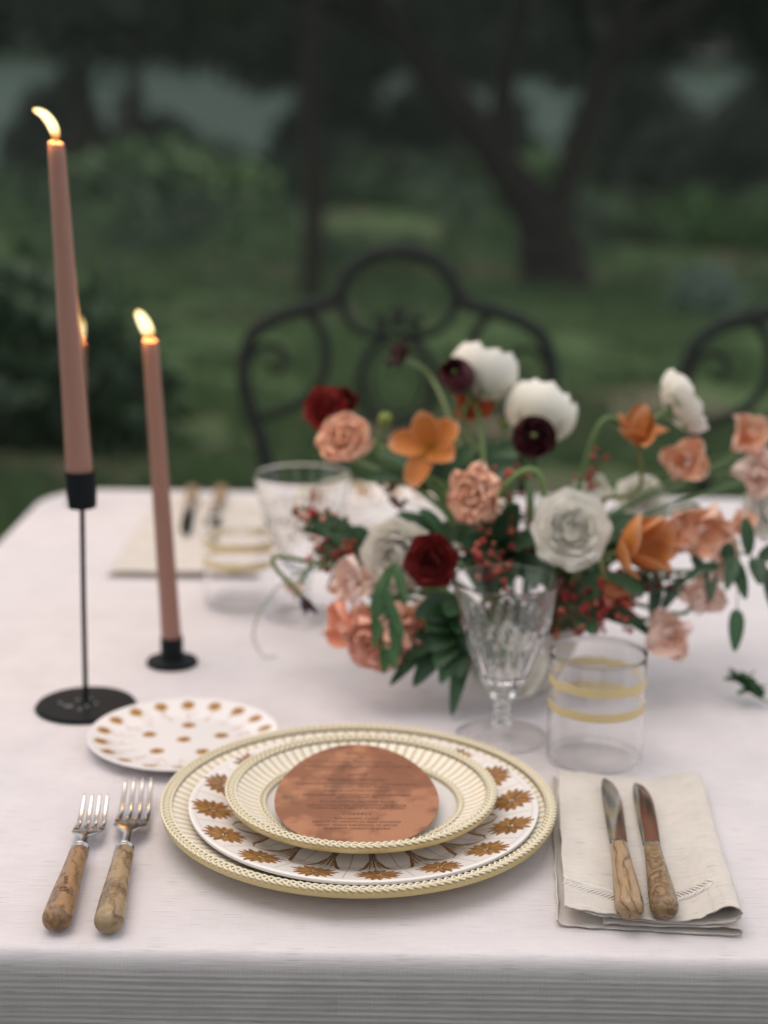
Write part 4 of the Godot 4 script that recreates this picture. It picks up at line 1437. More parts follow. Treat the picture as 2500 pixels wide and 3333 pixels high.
func glasses() -> void:
	goblet("cut crystal wine glass with beaded stem, in front of the flowers", Vector3(0.110, TOP, -1.309), 0.150, 0.0485, 0.0400)
	tumbler("clear tumbler with two gold bands, at the far end of the near napkin", Vector3(0.188, TOP, -1.2585))
	goblet("wide crystal goblet on the far side, left of the flowers", Vector3(-0.0905, TOP, -1.660), 0.166, 0.0545, 0.0400)
	tumbler("clear tumbler with two gold bands on the far side, behind the low candle", Vector3(-0.166, TOP, -1.705))


# ------------------------------------------------------------------ flowers
# one petal: it leaves the base at angle a0 from the flower's axis and bends to a1; cupped across, ruffled at the edge
func petal(l: float, w: float, a0: float, a1: float, cup: float, ruffle: float, base: Color, middle: Color, rim: Color, tip := 0.5, nu := 6, nv := 7) -> ArrayMesh:
	var sh := Shape.new()
	var phase := rng.randf() * TAU
	var spine := []
	var p := Vector2.ZERO
	for k in nv + 1:
		spine.append(p)
		var a := lerpf(a0, a1, (k + 0.5) / nv)
		p += Vector2(sin(a), cos(a)) * l / nv
	sh.grid(nu, nv, func(u, t):
		var k := roundi(t * nv)
		var s: float = u * 2.0 - 1.0
		var a := lerpf(a0, a1, t)
		var width := w * 0.5 * (0.30 + 0.70 * smoothstep(0.0, 0.5, t)) * sqrt(maxf(0.02, 1.0 - pow(maxf(0.0, (t - tip) / (1.0 - tip)), 2.2)))
		var q: Vector2 = spine[k]
		var inward := Vector2(-cos(a), sin(a))
		var off = cup * s * s * width + ruffle * l * t * t * (sin(s * 5.0 + phase) + 0.5 * sin(s * 9.0 + phase * 2.0))
		q += inward * off
		return Vector3(q.x, q.y, s * width), false, func(u, t):
		var c := base.lerp(middle, smoothstep(0.0, 0.45, t))
		var e := maxf(smoothstep(0.80, 1.0, t), smoothstep(0.75, 1.0, absf(u * 2.0 - 1.0)) * t)
		return c.lerp(rim, e))
	return sh.mesh(false)


# petal of a many-layered flower: wraps a squashed ball of radius r from below up to the angle phi
func shell(r: float, phi: float, half: float, squash: float, base: Color, rim: Color, flare: float, ruffle: float) -> ArrayMesh:
	var sh := Shape.new()
	var phase := rng.randf() * TAU
	sh.grid(6, 7, func(u, t):
		var s: float = u * 2.0 - 1.0
		var f := lerpf(-1.25, phi, t)
		var width := half * (0.35 + 0.65 * smoothstep(0.0, 0.55, t)) * sqrt(maxf(0.05, 1.0 - pow(maxf(0.0, (t - 0.62) / 0.38), 2.0) * 0.92))
		var rr = r * (1.0 + flare * smoothstep(0.72, 1.0, t) + ruffle * t * t * sin(s * 6.0 + phase) + 0.02 * s)
		var a := s * width
		var drop = -0.10 * r * s * s * t
		return Vector3(cos(f) * cos(a) * rr, sin(f) * rr * squash + drop, cos(f) * sin(a) * rr), true, func(u, t): return base.lerp(rim, smoothstep(0.25, 0.95, t)))
	return sh.mesh(false)


const VASE := Vector3(0.14, 0.815, -1.452)


func stem_to(t: Node3D, head: Vector3, axis: Vector3, r: float, colour: Color, sag := 0.0) -> void:
	var foot := Vector3(VASE.x + clampf(head.x - VASE.x, -0.05, 0.05) * 0.5, VASE.y - 0.02, VASE.z + clampf(head.z - VASE.z, -0.05, 0.05) * 0.5)
	var d := head - foot
	var mid := foot + Vector3(d.x * 0.35, d.y * 0.55 + sag + 0.02, d.z * 0.35)
	var neck := head - axis.normalized() * minf(0.045, d.length() * 0.4)
	var sh := Shape.new()
	var path := []
	for p in smooth([foot, mid, neck, head], 7):
		path.append(p - t.position)
	tube(sh, path, r, 7)
	for k in sh.col.size():
		sh.col[k] = colour
	part("stem", sh, M.leaf, t)


var kept := {}


func ranunculus(label: String, head: Vector3, axis: Vector3, r: float, kind: String, rings := 7, open := 0.35, per := 7, squash := 0.78, sag := 0.0, group := "ranunculus in the arrangement") -> Node3D:
	var t := thing("ranunculus", label, "flower", head, group)
	var looks := {
		"white": [Color(0.76, 0.80, 0.54), Color(0.92, 0.91, 0.80), Color(0.82, 0.81, 0.70), Color(0.94, 0.92, 0.86)],
		"burgundy": [Color(0.030, 0.003, 0.005), Color(0.045, 0.005, 0.010), Color(0.042, 0.004, 0.009), Color(0.075, 0.008, 0.016)],
		"red": [Color(0.075, 0.003, 0.006), Color(0.10, 0.006, 0.010), Color(0.11, 0.004, 0.005), Color(0.17, 0.010, 0.009)],
		"peach": [Color(0.80, 0.46, 0.14), Color(0.80, 0.36, 0.17), Color(0.78, 0.32, 0.18), Color(0.82, 0.43, 0.30)]}
	var look: Array = looks[kind]
	var ruffled := kind == "peach"
	stem_to(t, head - axis.normalized() * r * 0.5, axis, 0.0032, Color(0.10, 0.18, 0.055), sag)
	var b := facing(axis, rng.randf() * TAU)
	if kind == "white" or kind == "burgundy":
		var eye := Shape.new()
		lathe(eye, smooth([Vector2(0.0001, -0.5), Vector2(0.8, -0.3), Vector2(1.0, 0.2), Vector2(0.6, 0.7), Vector2(0.0001, 0.55)], 3), 12)
		for k in eye.col.size():
			eye.col[k] = Color(0.20, 0.27, 0.06) if kind == "white" else Color(0.16, 0.17, 0.05)
		part("eye", eye, M.petal, t, Transform3D(b.scaled_local(Vector3.ONE * r * (0.10 if kind == "white" else 0.13)), b.y * r * squash * (0.36 if kind == "white" else 0.42)))
	for k in rings:
		var q := float(k) / (rings - 1)
		var rr := r * lerpf(0.20, 0.97, q)
		var phi := lerpf(0.95, open, pow(q, 0.8))
		var variants := []
		for m in 2:
			var key := "%s %d %d %.4f %.2f %d %d" % [kind, k, m, r, open, rings, per]
			if not kept.has(key):
				var base: Color = look[0].lerp(look[2], minf(1.0, q * 1.6))
				var rim: Color = look[1].lerp(look[3], minf(1.0, q * 1.3))
				var tone := rng.randf_range(0.93, 1.05)
				kept[key] = shell(rr, phi + rng.randf_range(-0.08, 0.08), 0.80 if not ruffled else 0.66, squash, base * tone, rim * tone, (0.05 if not ruffled else 0.16) * (0.4 + q), (0.010 + 0.028 * q) if not ruffled else 0.09)
			variants.append(kept[key])
		for n in per:
			var turn := (n + 0.5 * (k % 2)) * TAU / per + rng.randf_range(-0.16, 0.16) + k * 0.4
			var tilt := Basis(Vector3.BACK, rng.randf_range(-0.08, 0.06) * (0.6 if not ruffled else 3.2) * q)
			part("petal", variants[rng.randi() % 2], M.petal, t, Transform3D(b * Basis(Vector3.UP, turn) * tilt.scaled(Vector3.ONE * (1.0 + rng.randf_range(-0.05, 0.05) * (0.4 + q))), Vector3.ZERO))
	# green sepals under the head
	var sep := petal(r * 0.9, r * 0.5, 1.2, 1.9, 0.3, 0.0, Color(0.10, 0.17, 0.05), Color(0.12, 0.20, 0.06), Color(0.14, 0.22, 0.08))
	for n in 4:
		part("sepal", sep, M.leaf, t, Transform3D(b * Basis(Vector3.UP, n * TAU / 4 + 0.3), -b.y * r * squash * 0.93))
	return t


# a flower of a few large petals; each entry: [turn, length, width, a0, a1]
func open_flower(called: String, label: String, category: String, head: Vector3, axis: Vector3, petals: Array, colours: Array, ruffle: float, cup: float, group: String, roll := 0.0, stem := Color(0.16, 0.17, 0.05), sag := 0.0) -> Node3D:
	var t := thing(called, label, category, head, group)
	stem_to(t, head, axis, 0.0024, stem, sag)
	var b := facing(axis, roll)
	for e in petals:
		var tone := rng.randf_range(0.88, 1.10)
		part("petal", petal(e[1], e[2], e[3], e[4], cup, ruffle, colours[0] * tone, colours[1] * tone, colours[2] * tone, 0.45, 8, 9), M.petal, t, Transform3D(b * Basis(Vector3.UP, e[0]), Vector3.ZERO))
	return t


# an open many-petalled flower: a tight heart, then rings of petals that lie flatter and flatter
func rosette(label: String, head: Vector3, axis: Vector3, r: float, kind: String, rings := 6, flat := 1.0, per := 7, ruffle := 0.03, sag := 0.0) -> Node3D:
	var t := thing("ranunculus", label, "flower", head, "ranunculus in the arrangement")
	var looks := {
		"white": [Color(0.84, 0.87, 0.66), Color(0.93, 0.92, 0.82), Color(0.94, 0.92, 0.86)],
		"red": [Color(0.045, 0.003, 0.006), Color(0.11, 0.005, 0.007), Color(0.17, 0.009, 0.009)],
		"crimson": [Color(0.12, 0.006, 0.008), Color(0.17, 0.007, 0.008), Color(0.23, 0.013, 0.012)],
		"coral": [Color(0.88, 0.50, 0.20), Color(0.87, 0.38, 0.22), Color(0.90, 0.50, 0.38)],
		"peach": [Color(0.88, 0.53, 0.17), Color(0.88, 0.46, 0.24), Color(0.90, 0.55, 0.40)]}
	var look: Array = looks[kind]
	stem_to(t, head - axis.normalized() * r * 0.3, axis, 0.0032, Color(0.10, 0.18, 0.055), sag)
	var b := facing(axis, rng.randf() * TAU)
	var eye := Shape.new()
	lathe(eye, smooth([Vector2(0.0001, -0.5), Vector2(0.8, -0.3), Vector2(1.0, 0.2), Vector2(0.6, 0.7), Vector2(0.0001, 0.55)], 3), 12)
	for k in eye.col.size():
		eye.col[k] = Color(0.30, 0.40, 0.10) if kind == "white" else look[0] * 0.8
	part("eye", eye, M.petal, t, Transform3D(b.scaled_local(Vector3.ONE * r * 0.08), b.y * r * 0.22))
	var wild := 1.7 if kind in ["peach", "coral"] else 0.8
	for k in rings + 2:
		var q := clampf(float(k - 1) / rings, 0.0, 1.0)
		var shapes := []
		for m in 3:
			var tone := rng.randf_range(0.95, 1.04)
			var heart: Color = look[0].lerp(look[1], minf(1.0, q * 2.0 + 0.1))
			var rim: Color = look[1].lerp(look[2], minf(1.0, q * 1.5 + 0.2))
			var l := r * lerpf(0.34, 1.06, pow(q, 0.85)) * rng.randf_range(0.95, 1.06)
			shapes.append(petal(l, l * lerpf(1.05, 1.02 if kind in ["peach", "coral"] else 0.98, q), lerpf(0.55, 1.50, q), lerpf(-0.75, 0.95 * flat, q) + rng.randf_range(-0.12, 0.12), 0.16, ruffle * lerpf(0.5, 1.0, q), heart * tone, rim * tone, rim * tone, 0.5, 6, 7))
		var n_here := per - 2 if k < 2 else per
		for n in n_here:
			var turn := (n + 0.5 * (k % 2)) * TAU / n_here + rng.randf_range(-0.15, 0.15) + k * 0.37
			var at := b.y * r * lerpf(0.06, -0.14, q)
			part("petal", shapes[rng.randi() % 3], M.petal, t, Transform3D(b * Basis(Vector3.UP, turn) * Basis(Vector3.BACK, rng.randf_range(-0.13, 0.13) * wild) * Basis(Vector3.RIGHT, rng.randf_range(-0.10, 0.10) * wild), at))
	return t


func leaf_shape(sh: Shape, path: Array, w: float, up: Vector3, colour: Color, fold := 0.35) -> void:
	var n := path.size() - 1
	sh.grid(4, n, func(u, t):
		var k := roundi(t * n)
		var s: float = u * 2.0 - 1.0
		var d: Vector3 = (path[mini(k + 1, n)] - path[maxi(k - 1, 0)]).normalized()
		var side := d.cross(up).normalized()
		var half := w * 0.5 * pow(maxf(0.0, sin(PI * clampf(pow(t, 0.8) * 0.97 + 0.02, 0.0, 1.0))), 0.8)
		return path[k] + side * s * half + side.cross(d) * absf(s) * half * fold, false, func(u, t): return colour * (1.0 if absf(u - 0.5) > 0.1 else 1.25))


func leaf(t: Node3D, from: Vector3, to: Vector3, w: float, colour: Color, droop := 0.1, up := Vector3.UP, called := "leaf") -> void:
	var sh := Shape.new()
	var d := to - from
	var path := smooth([from, from + d * 0.35 + Vector3(0, d.length() * droop, 0), from + d * 0.72 + Vector3(0, d.length() * droop * 0.8, 0), to], 4)
	for k in path.size():
		path[k] -= t.position
	leaf_shape(sh, path, w, (up + Vector3(rng.randf_range(-0.3, 0.3), 0, rng.randf_range(-0.3, 0.3))).normalized(), colour * rng.randf_range(0.8, 1.2))
	part(called, sh, M.leaf, t)


func branch(t: Node3D, pts: Array, r0: float, r1: float, colour: Color, called := "stem") -> Array:
	var sh := Shape.new()
	var path := smooth(pts, 6)
	var local := []
	for p in path:
		local.append(p - t.position)
	tube(sh, local, func(q): return lerpf(r0, r1, q), 6)
	for k in sh.col.size():
		sh.col[k] = colour
	part(called, sh, M.leaf, t)
	return path


func berries(label: String, pts: Array, count: int, spread: float, colours: Array, size := 0.0030) -> void:
	var t := thing("berry_sprig", label, "sprig", pts[0], "red berry sprigs in the arrangement")
	var path := branch(t, pts, 0.0014, 0.0007, Color(0.09, 0.10, 0.045))
	var fruit := Shape.new()
	var ball := Shape.new()
	lathe(ball, smooth([Vector2(0.0001, -1.0), Vector2(0.75, -0.65), Vector2(1.0, 0.0), Vector2(0.7, 0.7), Vector2(0.0001, 0.95)], 2), 8)
	var twigs := Shape.new()
	for k in count:
		var p: Vector3 = at_path(path, rng.randf_range(0.25, 1.0))
		var q := p + Vector3(rng.randfn(), rng.randfn() * 0.9, rng.randfn()).limit_length(1.6) * spread
		tube(twigs, [p - t.position, (p + q) * 0.5 + Vector3(0, 0.002, 0) - t.position, q - t.position], 0.0005, 4)
		var c: Color = colours[rng.randi() % colours.size()]
		for n in ball.col.size():
			ball.col[n] = c
		fruit.join(ball, Transform3D(Basis.from_euler(Vector3(rng.randf() * TAU, rng.randf() * TAU, 0)).scaled(Vector3(1, 1.1, 1) * size * rng.randf_range(0.6, 1.3)), q - t.position))
	for k in twigs.col.size():
		twigs.col[k] = Color(0.09, 0.10, 0.045)
	part("twigs", twigs, M.leaf, t).set_meta("kind", "stuff")
	part("berries", fruit, M.petal, t).set_meta("kind", "stuff")


func sweet_pea(label: String, head: Vector3, axis: Vector3, size: float, tone: int, roll := 0.0) -> void:
	var sets := [[Color(0.88, 0.48, 0.20), Color(0.87, 0.47, 0.29), Color(0.90, 0.63, 0.52)], [Color(0.88, 0.56, 0.38), Color(0.88, 0.64, 0.54), Color(0.91, 0.74, 0.68)], [Color(0.86, 0.42, 0.15), Color(0.85, 0.32, 0.19), Color(0.88, 0.45, 0.33)]]
	var j := func(x: float) -> float: return x + rng.randf_range(-0.18, 0.18)
	open_flower("sweet_pea", label, "flower", head, axis, [
		[j.call(0.75), size * 1.45, size * 1.25, j.call(0.3), j.call(1.3)], [j.call(-0.75), size * 1.30, size * 1.25, j.call(0.5), j.call(1.6)], [j.call(2.4), size * 1.15, size * 0.95, j.call(0.5), j.call(1.4)], [j.call(-2.3), size * 1.1, size * 1.0, j.call(0.4), j.call(1.0)], [PI, size * 0.7, size * 0.6, 0.3, -0.6], [j.call(0.0), size * 0.9, size * 0.9, j.call(0.1), j.call(0.5)]],
		sets[tone], 0.24, 0.55, "sweet peas in the arrangement", roll, Color(0.10, 0.17, 0.06))


func flowers() -> void:
	var v := thing("flower_bowl", "low pale ceramic bowl hidden beneath the flower arrangement", "bowl", Vector3(VASE.x, TOP, VASE.z))
	var sh := Shape.new()
	lathe(sh, smooth([Vector2(0.0001, 0.0005), Vector2(0.032, 0.0005), Vector2(0.034, 0.004), Vector2(0.030, 0.012), Vector2(0.046, 0.030), Vector2(0.056, 0.052), Vector2(0.055, 0.066), Vector2(0.052, 0.066), Vector2(0.050, 0.052), Vector2(0.038, 0.032), Vector2(0.0001, 0.022)], 4), 48)
	part("bowl_body", sh, M.bowl, v)

	# ranunculus
	ranunculus("large white ranunculus at the top of the arrangement, behind the dark bud", Vector3(0.102, 1.044, -1.592), Vector3(0.30, 0.80, -0.25), 0.0370, "white", 7, 0.85, 8, 0.86)
	ranunculus("dark burgundy half-closed ranunculus in front of the top white one", Vector3(0.073, 1.045, -1.546), Vector3(-0.35, 0.55, 0.55), 0.0185, "burgundy", 5, 0.95, 6, 1.05)
	ranunculus("white ranunculus turned away to the right, behind the burgundy one with green eye", Vector3(0.161, 1.007, -1.562), Vector3(0.40, 0.80, -0.45), 0.0375, "white", 7, 0.80, 8, 0.80)
	ranunculus("burgundy ranunculus with pale green eye facing the diner", Vector3(0.147, 0.993, -1.493), Vector3(0.02, 0.42, 0.90), 0.0232, "burgundy", 6, 0.55, 6, 0.8)
	rosette("crimson ranunculus at the far left top above the peach one", Vector3(-0.061, 1.006, -1.562), Vector3(-0.35, 0.45, 0.75), 0.0265, "crimson", 6, 0.75, 7, 0.05)
	ranunculus("bright red ranunculus half hidden behind the crimson one at left", Vector3(-0.044, 1.012, -1.585), Vector3(0.35, 0.5, 0.6), 0.0160, "red", 5, 0.35, 6, 0.8)
	rosette("peach ranunculus with yellow heart at the upper left", Vector3(-0.041, 0.983, -1.514), Vector3(-0.10, 0.50, 0.85), 0.0275, "peach", 6, 0.95, 7, 0.12)
	rosette("ruffled coral pink ranunculus turned left, above the wine glass", Vector3(0.089, 0.948, -1.425), Vector3(-0.62, 0.22, 0.75), 0.0315, "peach", 6, 0.80, 7, 0.13)
	rosette("large open white ranunculus with green heart facing the diner", Vector3(0.177, 0.920, -1.400), Vector3(0.00, 0.42, 0.90), 0.0405, "white", 11, 0.85, 8, 0.022)
	ranunculus("white ranunculus seen from behind at the upper right, on arching stem", Vector3(0.303, 1.026, -1.525), Vector3(0.82, 0.42, -0.20), 0.0335, "white", 7, 0.15, 7, 0.62, 0.06)
	ranunculus("small white ranunculus dotted with red, behind the large open one", Vector3(0.212, 0.938, -1.514), Vector3(0.3, 0.75, 0.4), 0.0200, "white", 5, 0.4, 6, 0.8)
	rosette("greenish white ranunculus low at left beside the deep red one", Vector3(0.017, 0.887, -1.432), Vector3(-0.40, 0.10, 0.90), 0.0410, "white", 10, 0.7, 8, 0.02)
	rosette("deep red open ranunculus facing the diner, left of the wine glass", Vector3(0.046, 0.898, -1.373), Vector3(-0.12, 0.25, 0.95), 0.0285, "red", 5, 0.9, 6, 0.04)
	rosette("white ranunculus low on the tablecloth behind the wine glass stem", Vector3(0.120, 0.790, -1.388), Vector3(-0.02, 0.62, 0.80), 0.0410, "white", 9, 0.9, 8, 0.03)
	sh = null

	# open orange tulips
	var orange := [Color(0.50, 0.22, 0.03), Color(0.55, 0.19, 0.04), Color(0.70, 0.38, 0.22)]
	open_flower("open_tulip", "wide open orange tulip with spread petals at upper left of arrangement", "flower", Vector3(0.046, 0.976, -1.512), Vector3(-0.15, 0.55, 0.80), [[0.25, 0.040, 0.032, 0.9, 1.3], [1.5, 0.044, 0.030, 0.5, 0.9], [2.75, 0.044, 0.030, 1.0, 1.7], [4.0, 0.050, 0.026, 1.1, 1.8], [5.3, 0.038, 0.030, 0.9, 1.2]], orange, 0.012, 0.45, "orange tulips in the arrangement", 0.4)
	open_flower("open_tulip", "orange tulip with cupped petals right of the large open white ranunculus", "flower", Vector3(0.222, 0.900, -1.402), Vector3(0.75, 0.35, 0.45), [[0.2, 0.062, 0.046, 0.9, 0.2], [1.3, 0.060, 0.042, 0.7, 0.1], [2.4, 0.062, 0.044, 1.1, 0.3], [3.4, 0.060, 0.044, 1.3, 0.7], [4.4, 0.060, 0.042, 0.8, 0.2], [5.4, 0.056, 0.044, 0.9, 0.0]], orange, 0.010, 0.5, "orange tulips in the arrangement")
	open_flower("open_tulip", "orange tulip on a bare stem at the upper right, outer petals flat", "flower", Vector3(0.249, 0.988, -1.477), Vector3(-0.03, 0.99, 0.02), [[0.0, 0.042, 0.026, 1.0, 1.7], [2.1, 0.040, 0.030, 1.0, 1.5], [3.14, 0.044, 0.026, 1.05, 1.75], [4.6, 0.040, 0.034, 0.9, 0.2], [0.8, 0.046, 0.036, 0.75, -0.35], [2.4, 0.046, 0.036, 0.75, -0.35], [5.6, 0.036, 0.030, 1.0, 0.9]], orange, 0.012, 0.5, "orange tulips in the arrangement")
	open_flower("open_tulip", "red orange tulip half hidden behind stems at the top middle", "flower", Vector3(0.092, 0.990, -1.600), Vector3(0.1, 0.8, 0.4), [[0.0, 0.034, 0.026, 0.9, 0.6], [1.3, 0.034, 0.026, 1.0, 0.8], [2.6, 0.034, 0.026, 0.9, 0.6], [3.8, 0.034, 0.026, 1.1, 0.9], [5.0, 0.034, 0.026, 1.0, 0.7]], [Color(0.45, 0.10, 0.02), Color(0.52, 0.10, 0.03), Color(0.58, 0.16, 0.05)], 0.02, 0.4, "orange tulips in the arrangement")
	open_flower("open_tulip", "drooping orange tulip petals below the open white ranunculus, right side", "flower", Vector3(0.215, 0.868, -1.412), Vector3(0.25, -0.5, 0.6), [[0.0, 0.034, 0.028, 0.6, 0.3], [1.5, 0.034, 0.026, 0.7, 0.4], [3.0, 0.034, 0.028, 0.6, 0.3], [4.5, 0.034, 0.026, 0.7, 0.4]], [Color(0.34, 0.10, 0.03), Color(0.36, 0.10, 0.035), Color(0.42, 0.15, 0.06)], 0.02, 0.4, "orange tulips in the arrangement")

	# sweet peas and other ruffled blossoms
	sweet_pea("pale pink sweet pea at the lower left beside the greenish white ranunculus", Vector3(-0.024, 0.862, -1.402), Vector3(-0.4, 0.4, 0.7), 0.0260, 1, 1.0)
	rosette("ruffled coral blossom hanging lowest at the left of the arrangement", Vector3(-0.006, 0.822, -1.374), Vector3(-0.35, -0.05, 0.90), 0.0340, "coral", 4, 1.25, 6, 0.15)
	rosette("ruffled coral blossom tucked behind the green sprig, right of the lowest one", Vector3(0.018, 0.815, -1.384), Vector3(0.25, -0.25, 0.90), 0.0270, "coral", 3, 1.2, 6, 0.15)
	sweet_pea("coral sweet pea behind the lowest one, tilted left", Vector3(-0.020, 0.832, -1.392), Vector3(-0.7, -0.3, 0.4), 0.0270, 2, 2.5)
	sweet_pea("peach sweet pea beneath the greenish white ranunculus, behind green leaves", Vector3(0.020, 0.842, -1.414), Vector3(0.1, -0.45, 0.75), 0.0270, 0, 0.0)
	sweet_pea("peach sweet pea high on the right, left of the outermost pair", Vector3(0.304, 0.956, -1.526), Vector3(-0.2, 0.5, 0.75), 0.0270, 0, 0.3)
	sweet_pea("outermost upper peach sweet pea at the right picture edge", Vector3(0.371, 0.978, -1.553), Vector3(0.1, 0.5, 0.75), 0.0250, 0, 1.2)
	sweet_pea("outermost lower peach sweet pea at the right picture edge", Vector3(0.382, 0.945, -1.546), Vector3(0.0, 0.3, 0.85), 0.0280, 1, 2.2)
	sweet_pea("rusty peach sweet pea in the right middle, above the trailing vine", Vector3(0.316, 0.914, -1.477), Vector3(0.1, -0.1, 0.9), 0.0310, 0, 3.5)
	sweet_pea("pale peach sweet pea low at the right, upper of two", Vector3(0.305, 0.842, -1.438), Vector3(0.15, 0.5, 0.75), 0.0250, 1, 0.4)
	sweet_pea("pale pink sweet pea low at the right, lower of two, above the cloth", Vector3(0.281, 0.818, -1.412), Vector3(-0.2, 0.1, 0.9), 0.0270, 1, 2.8)
	sweet_pea("small peach blossom right behind the rusty peach sweet pea", Vector3(0.350, 0.905, -1.500), Vector3(0.5, 0.2, 0.6), 0.0190, 0, 1.1)
	sweet_pea("pink bud on the left edge of the arrangement before the far goblet", Vector3(-0.083, 0.848, -1.459), Vector3(-0.5, -0.3, 0.6), 0.0130, 1, 0.6)

	sweet_pea("peach sweet pea between the orange tulip and the rusty peach one", Vector3(0.285, 0.898, -1.470), Vector3(-0.1, 0.4, 0.85), 0.0250, 0, 5.0)
	sweet_pea("pale peach sweet pea just above the two low ones at right", Vector3(0.332, 0.872, -1.470), Vector3(0.3, 0.4, 0.8), 0.0230, 1, 1.9)
	rosette("white ranunculus low at the right picture edge, below the outermost sweet peas", Vector3(0.398, 0.908, -1.530), Vector3(0.1, 0.45, 0.85), 0.0360, "white", 6, 0.9, 8, 0.05)
	rosette("white ranunculus behind the orange tulip and the sweet peas, right of the middle", Vector3(0.268, 0.915, -1.560), Vector3(0.1, 0.6, 0.75), 0.0300, "white", 6, 0.9, 8, 0.05)

	# dark scabious, buds
	var dark := [Color(0.022, 0.003, 0.008), Color(0.030, 0.004, 0.010), Color(0.045, 0.006, 0.014)]
	var spread := []
	for k in 11:
		spread.append([k * TAU / 11, 0.016 + 0.004 * (k % 3), 0.009, 0.5 + 0.4 * (k % 2), 1.2])
	open_flower("dark_scabious", "near-black scabious standing highest at left of the white blooms", "flower", Vector3(0.020, 1.052, -1.613), Vector3(-0.6, 0.5, 0.4), spread, dark, 0.10, 0.3, "", 0.0, Color(0.14, 0.20, 0.07))
	open_flower("dark_blossom", "small black hanging blossom in front of the far goblet", "flower", Vector3(-0.080, 0.842, -1.438), Vector3(0.5, -0.8, 0.2), [[0, 0.020, 0.010, 0.5, 0.2], [1.6, 0.024, 0.010, 0.4, 0.1], [3.1, 0.018, 0.010, 0.6, 0.3], [4.6, 0.020, 0.010, 0.5, 0.2]], dark, 0.03, 0.4, "", 0.0, Color(0.14, 0.20, 0.07))
	for e in [[Vector3(0.0, 1.003, -1.528), 0.0076, "round green ranunculus bud on its stem, upper left"], [Vector3(0.125, 0.991, -1.575), 0.0068, "small green bud between the stems at the top middle"]]:
		var t := thing("flower_bud", e[2], "bud", e[0], "green buds in the arrangement")
		stem_to(t, e[0], Vector3(0.05, 1, 0.1), 0.0022, Color(0.15, 0.24, 0.07))
		var bud := Shape.new()
		lathe(bud, smooth([Vector2(0.0001, -1.0), Vector2(0.7, -0.75), Vector2(1.0, 0.0), Vector2(0.7, 0.7), Vector2(0.0001, 0.9)], 4), 14)
		for k in bud.col.size():
			bud.col[k] = Color(0.22, 0.30, 0.07)
		part("bud_body", bud, M.petal, t, Transform3D(Basis().scaled(Vector3.ONE * e[1]), Vector3.ZERO))
		for n in 4:
			part("sepal", petal(e[1] * 1.6, e[1] * 1.1, 1.3, -0.2, 0.4, 0.0, Color(0.10, 0.18, 0.04), Color(0.13, 0.22, 0.05), Color(0.16, 0.25, 0.07)), M.leaf, t, Transform3D(Basis(Vector3.UP, n * TAU / 4), Vector3(0, -e[1], 0)))

	# the arched green stem before the burgundy flower, thick stems
	var arch := thing("arching_stem", "pale green stem arching in front of the burgundy flower with green eye", "stem", VASE)
	branch(arch, [Vector3(0.150, 0.85, -1.440), Vector3(0.154, 0.93, -1.430), Vector3(0.150, 0.965, -1.428), Vector3(0.138, 0.974, -1.428), Vector3(0.123, 0.966, -1.428), Vector3(0.108, 0.948, -1.428), Vector3(0.098, 0.945, -1.426)], 0.0032, 0.0028, Color(0.17, 0.27, 0.09))

	# leaves
	var deep := Color(0.016, 0.052, 0.020)
	var mid := Color(0.034, 0.095, 0.036)
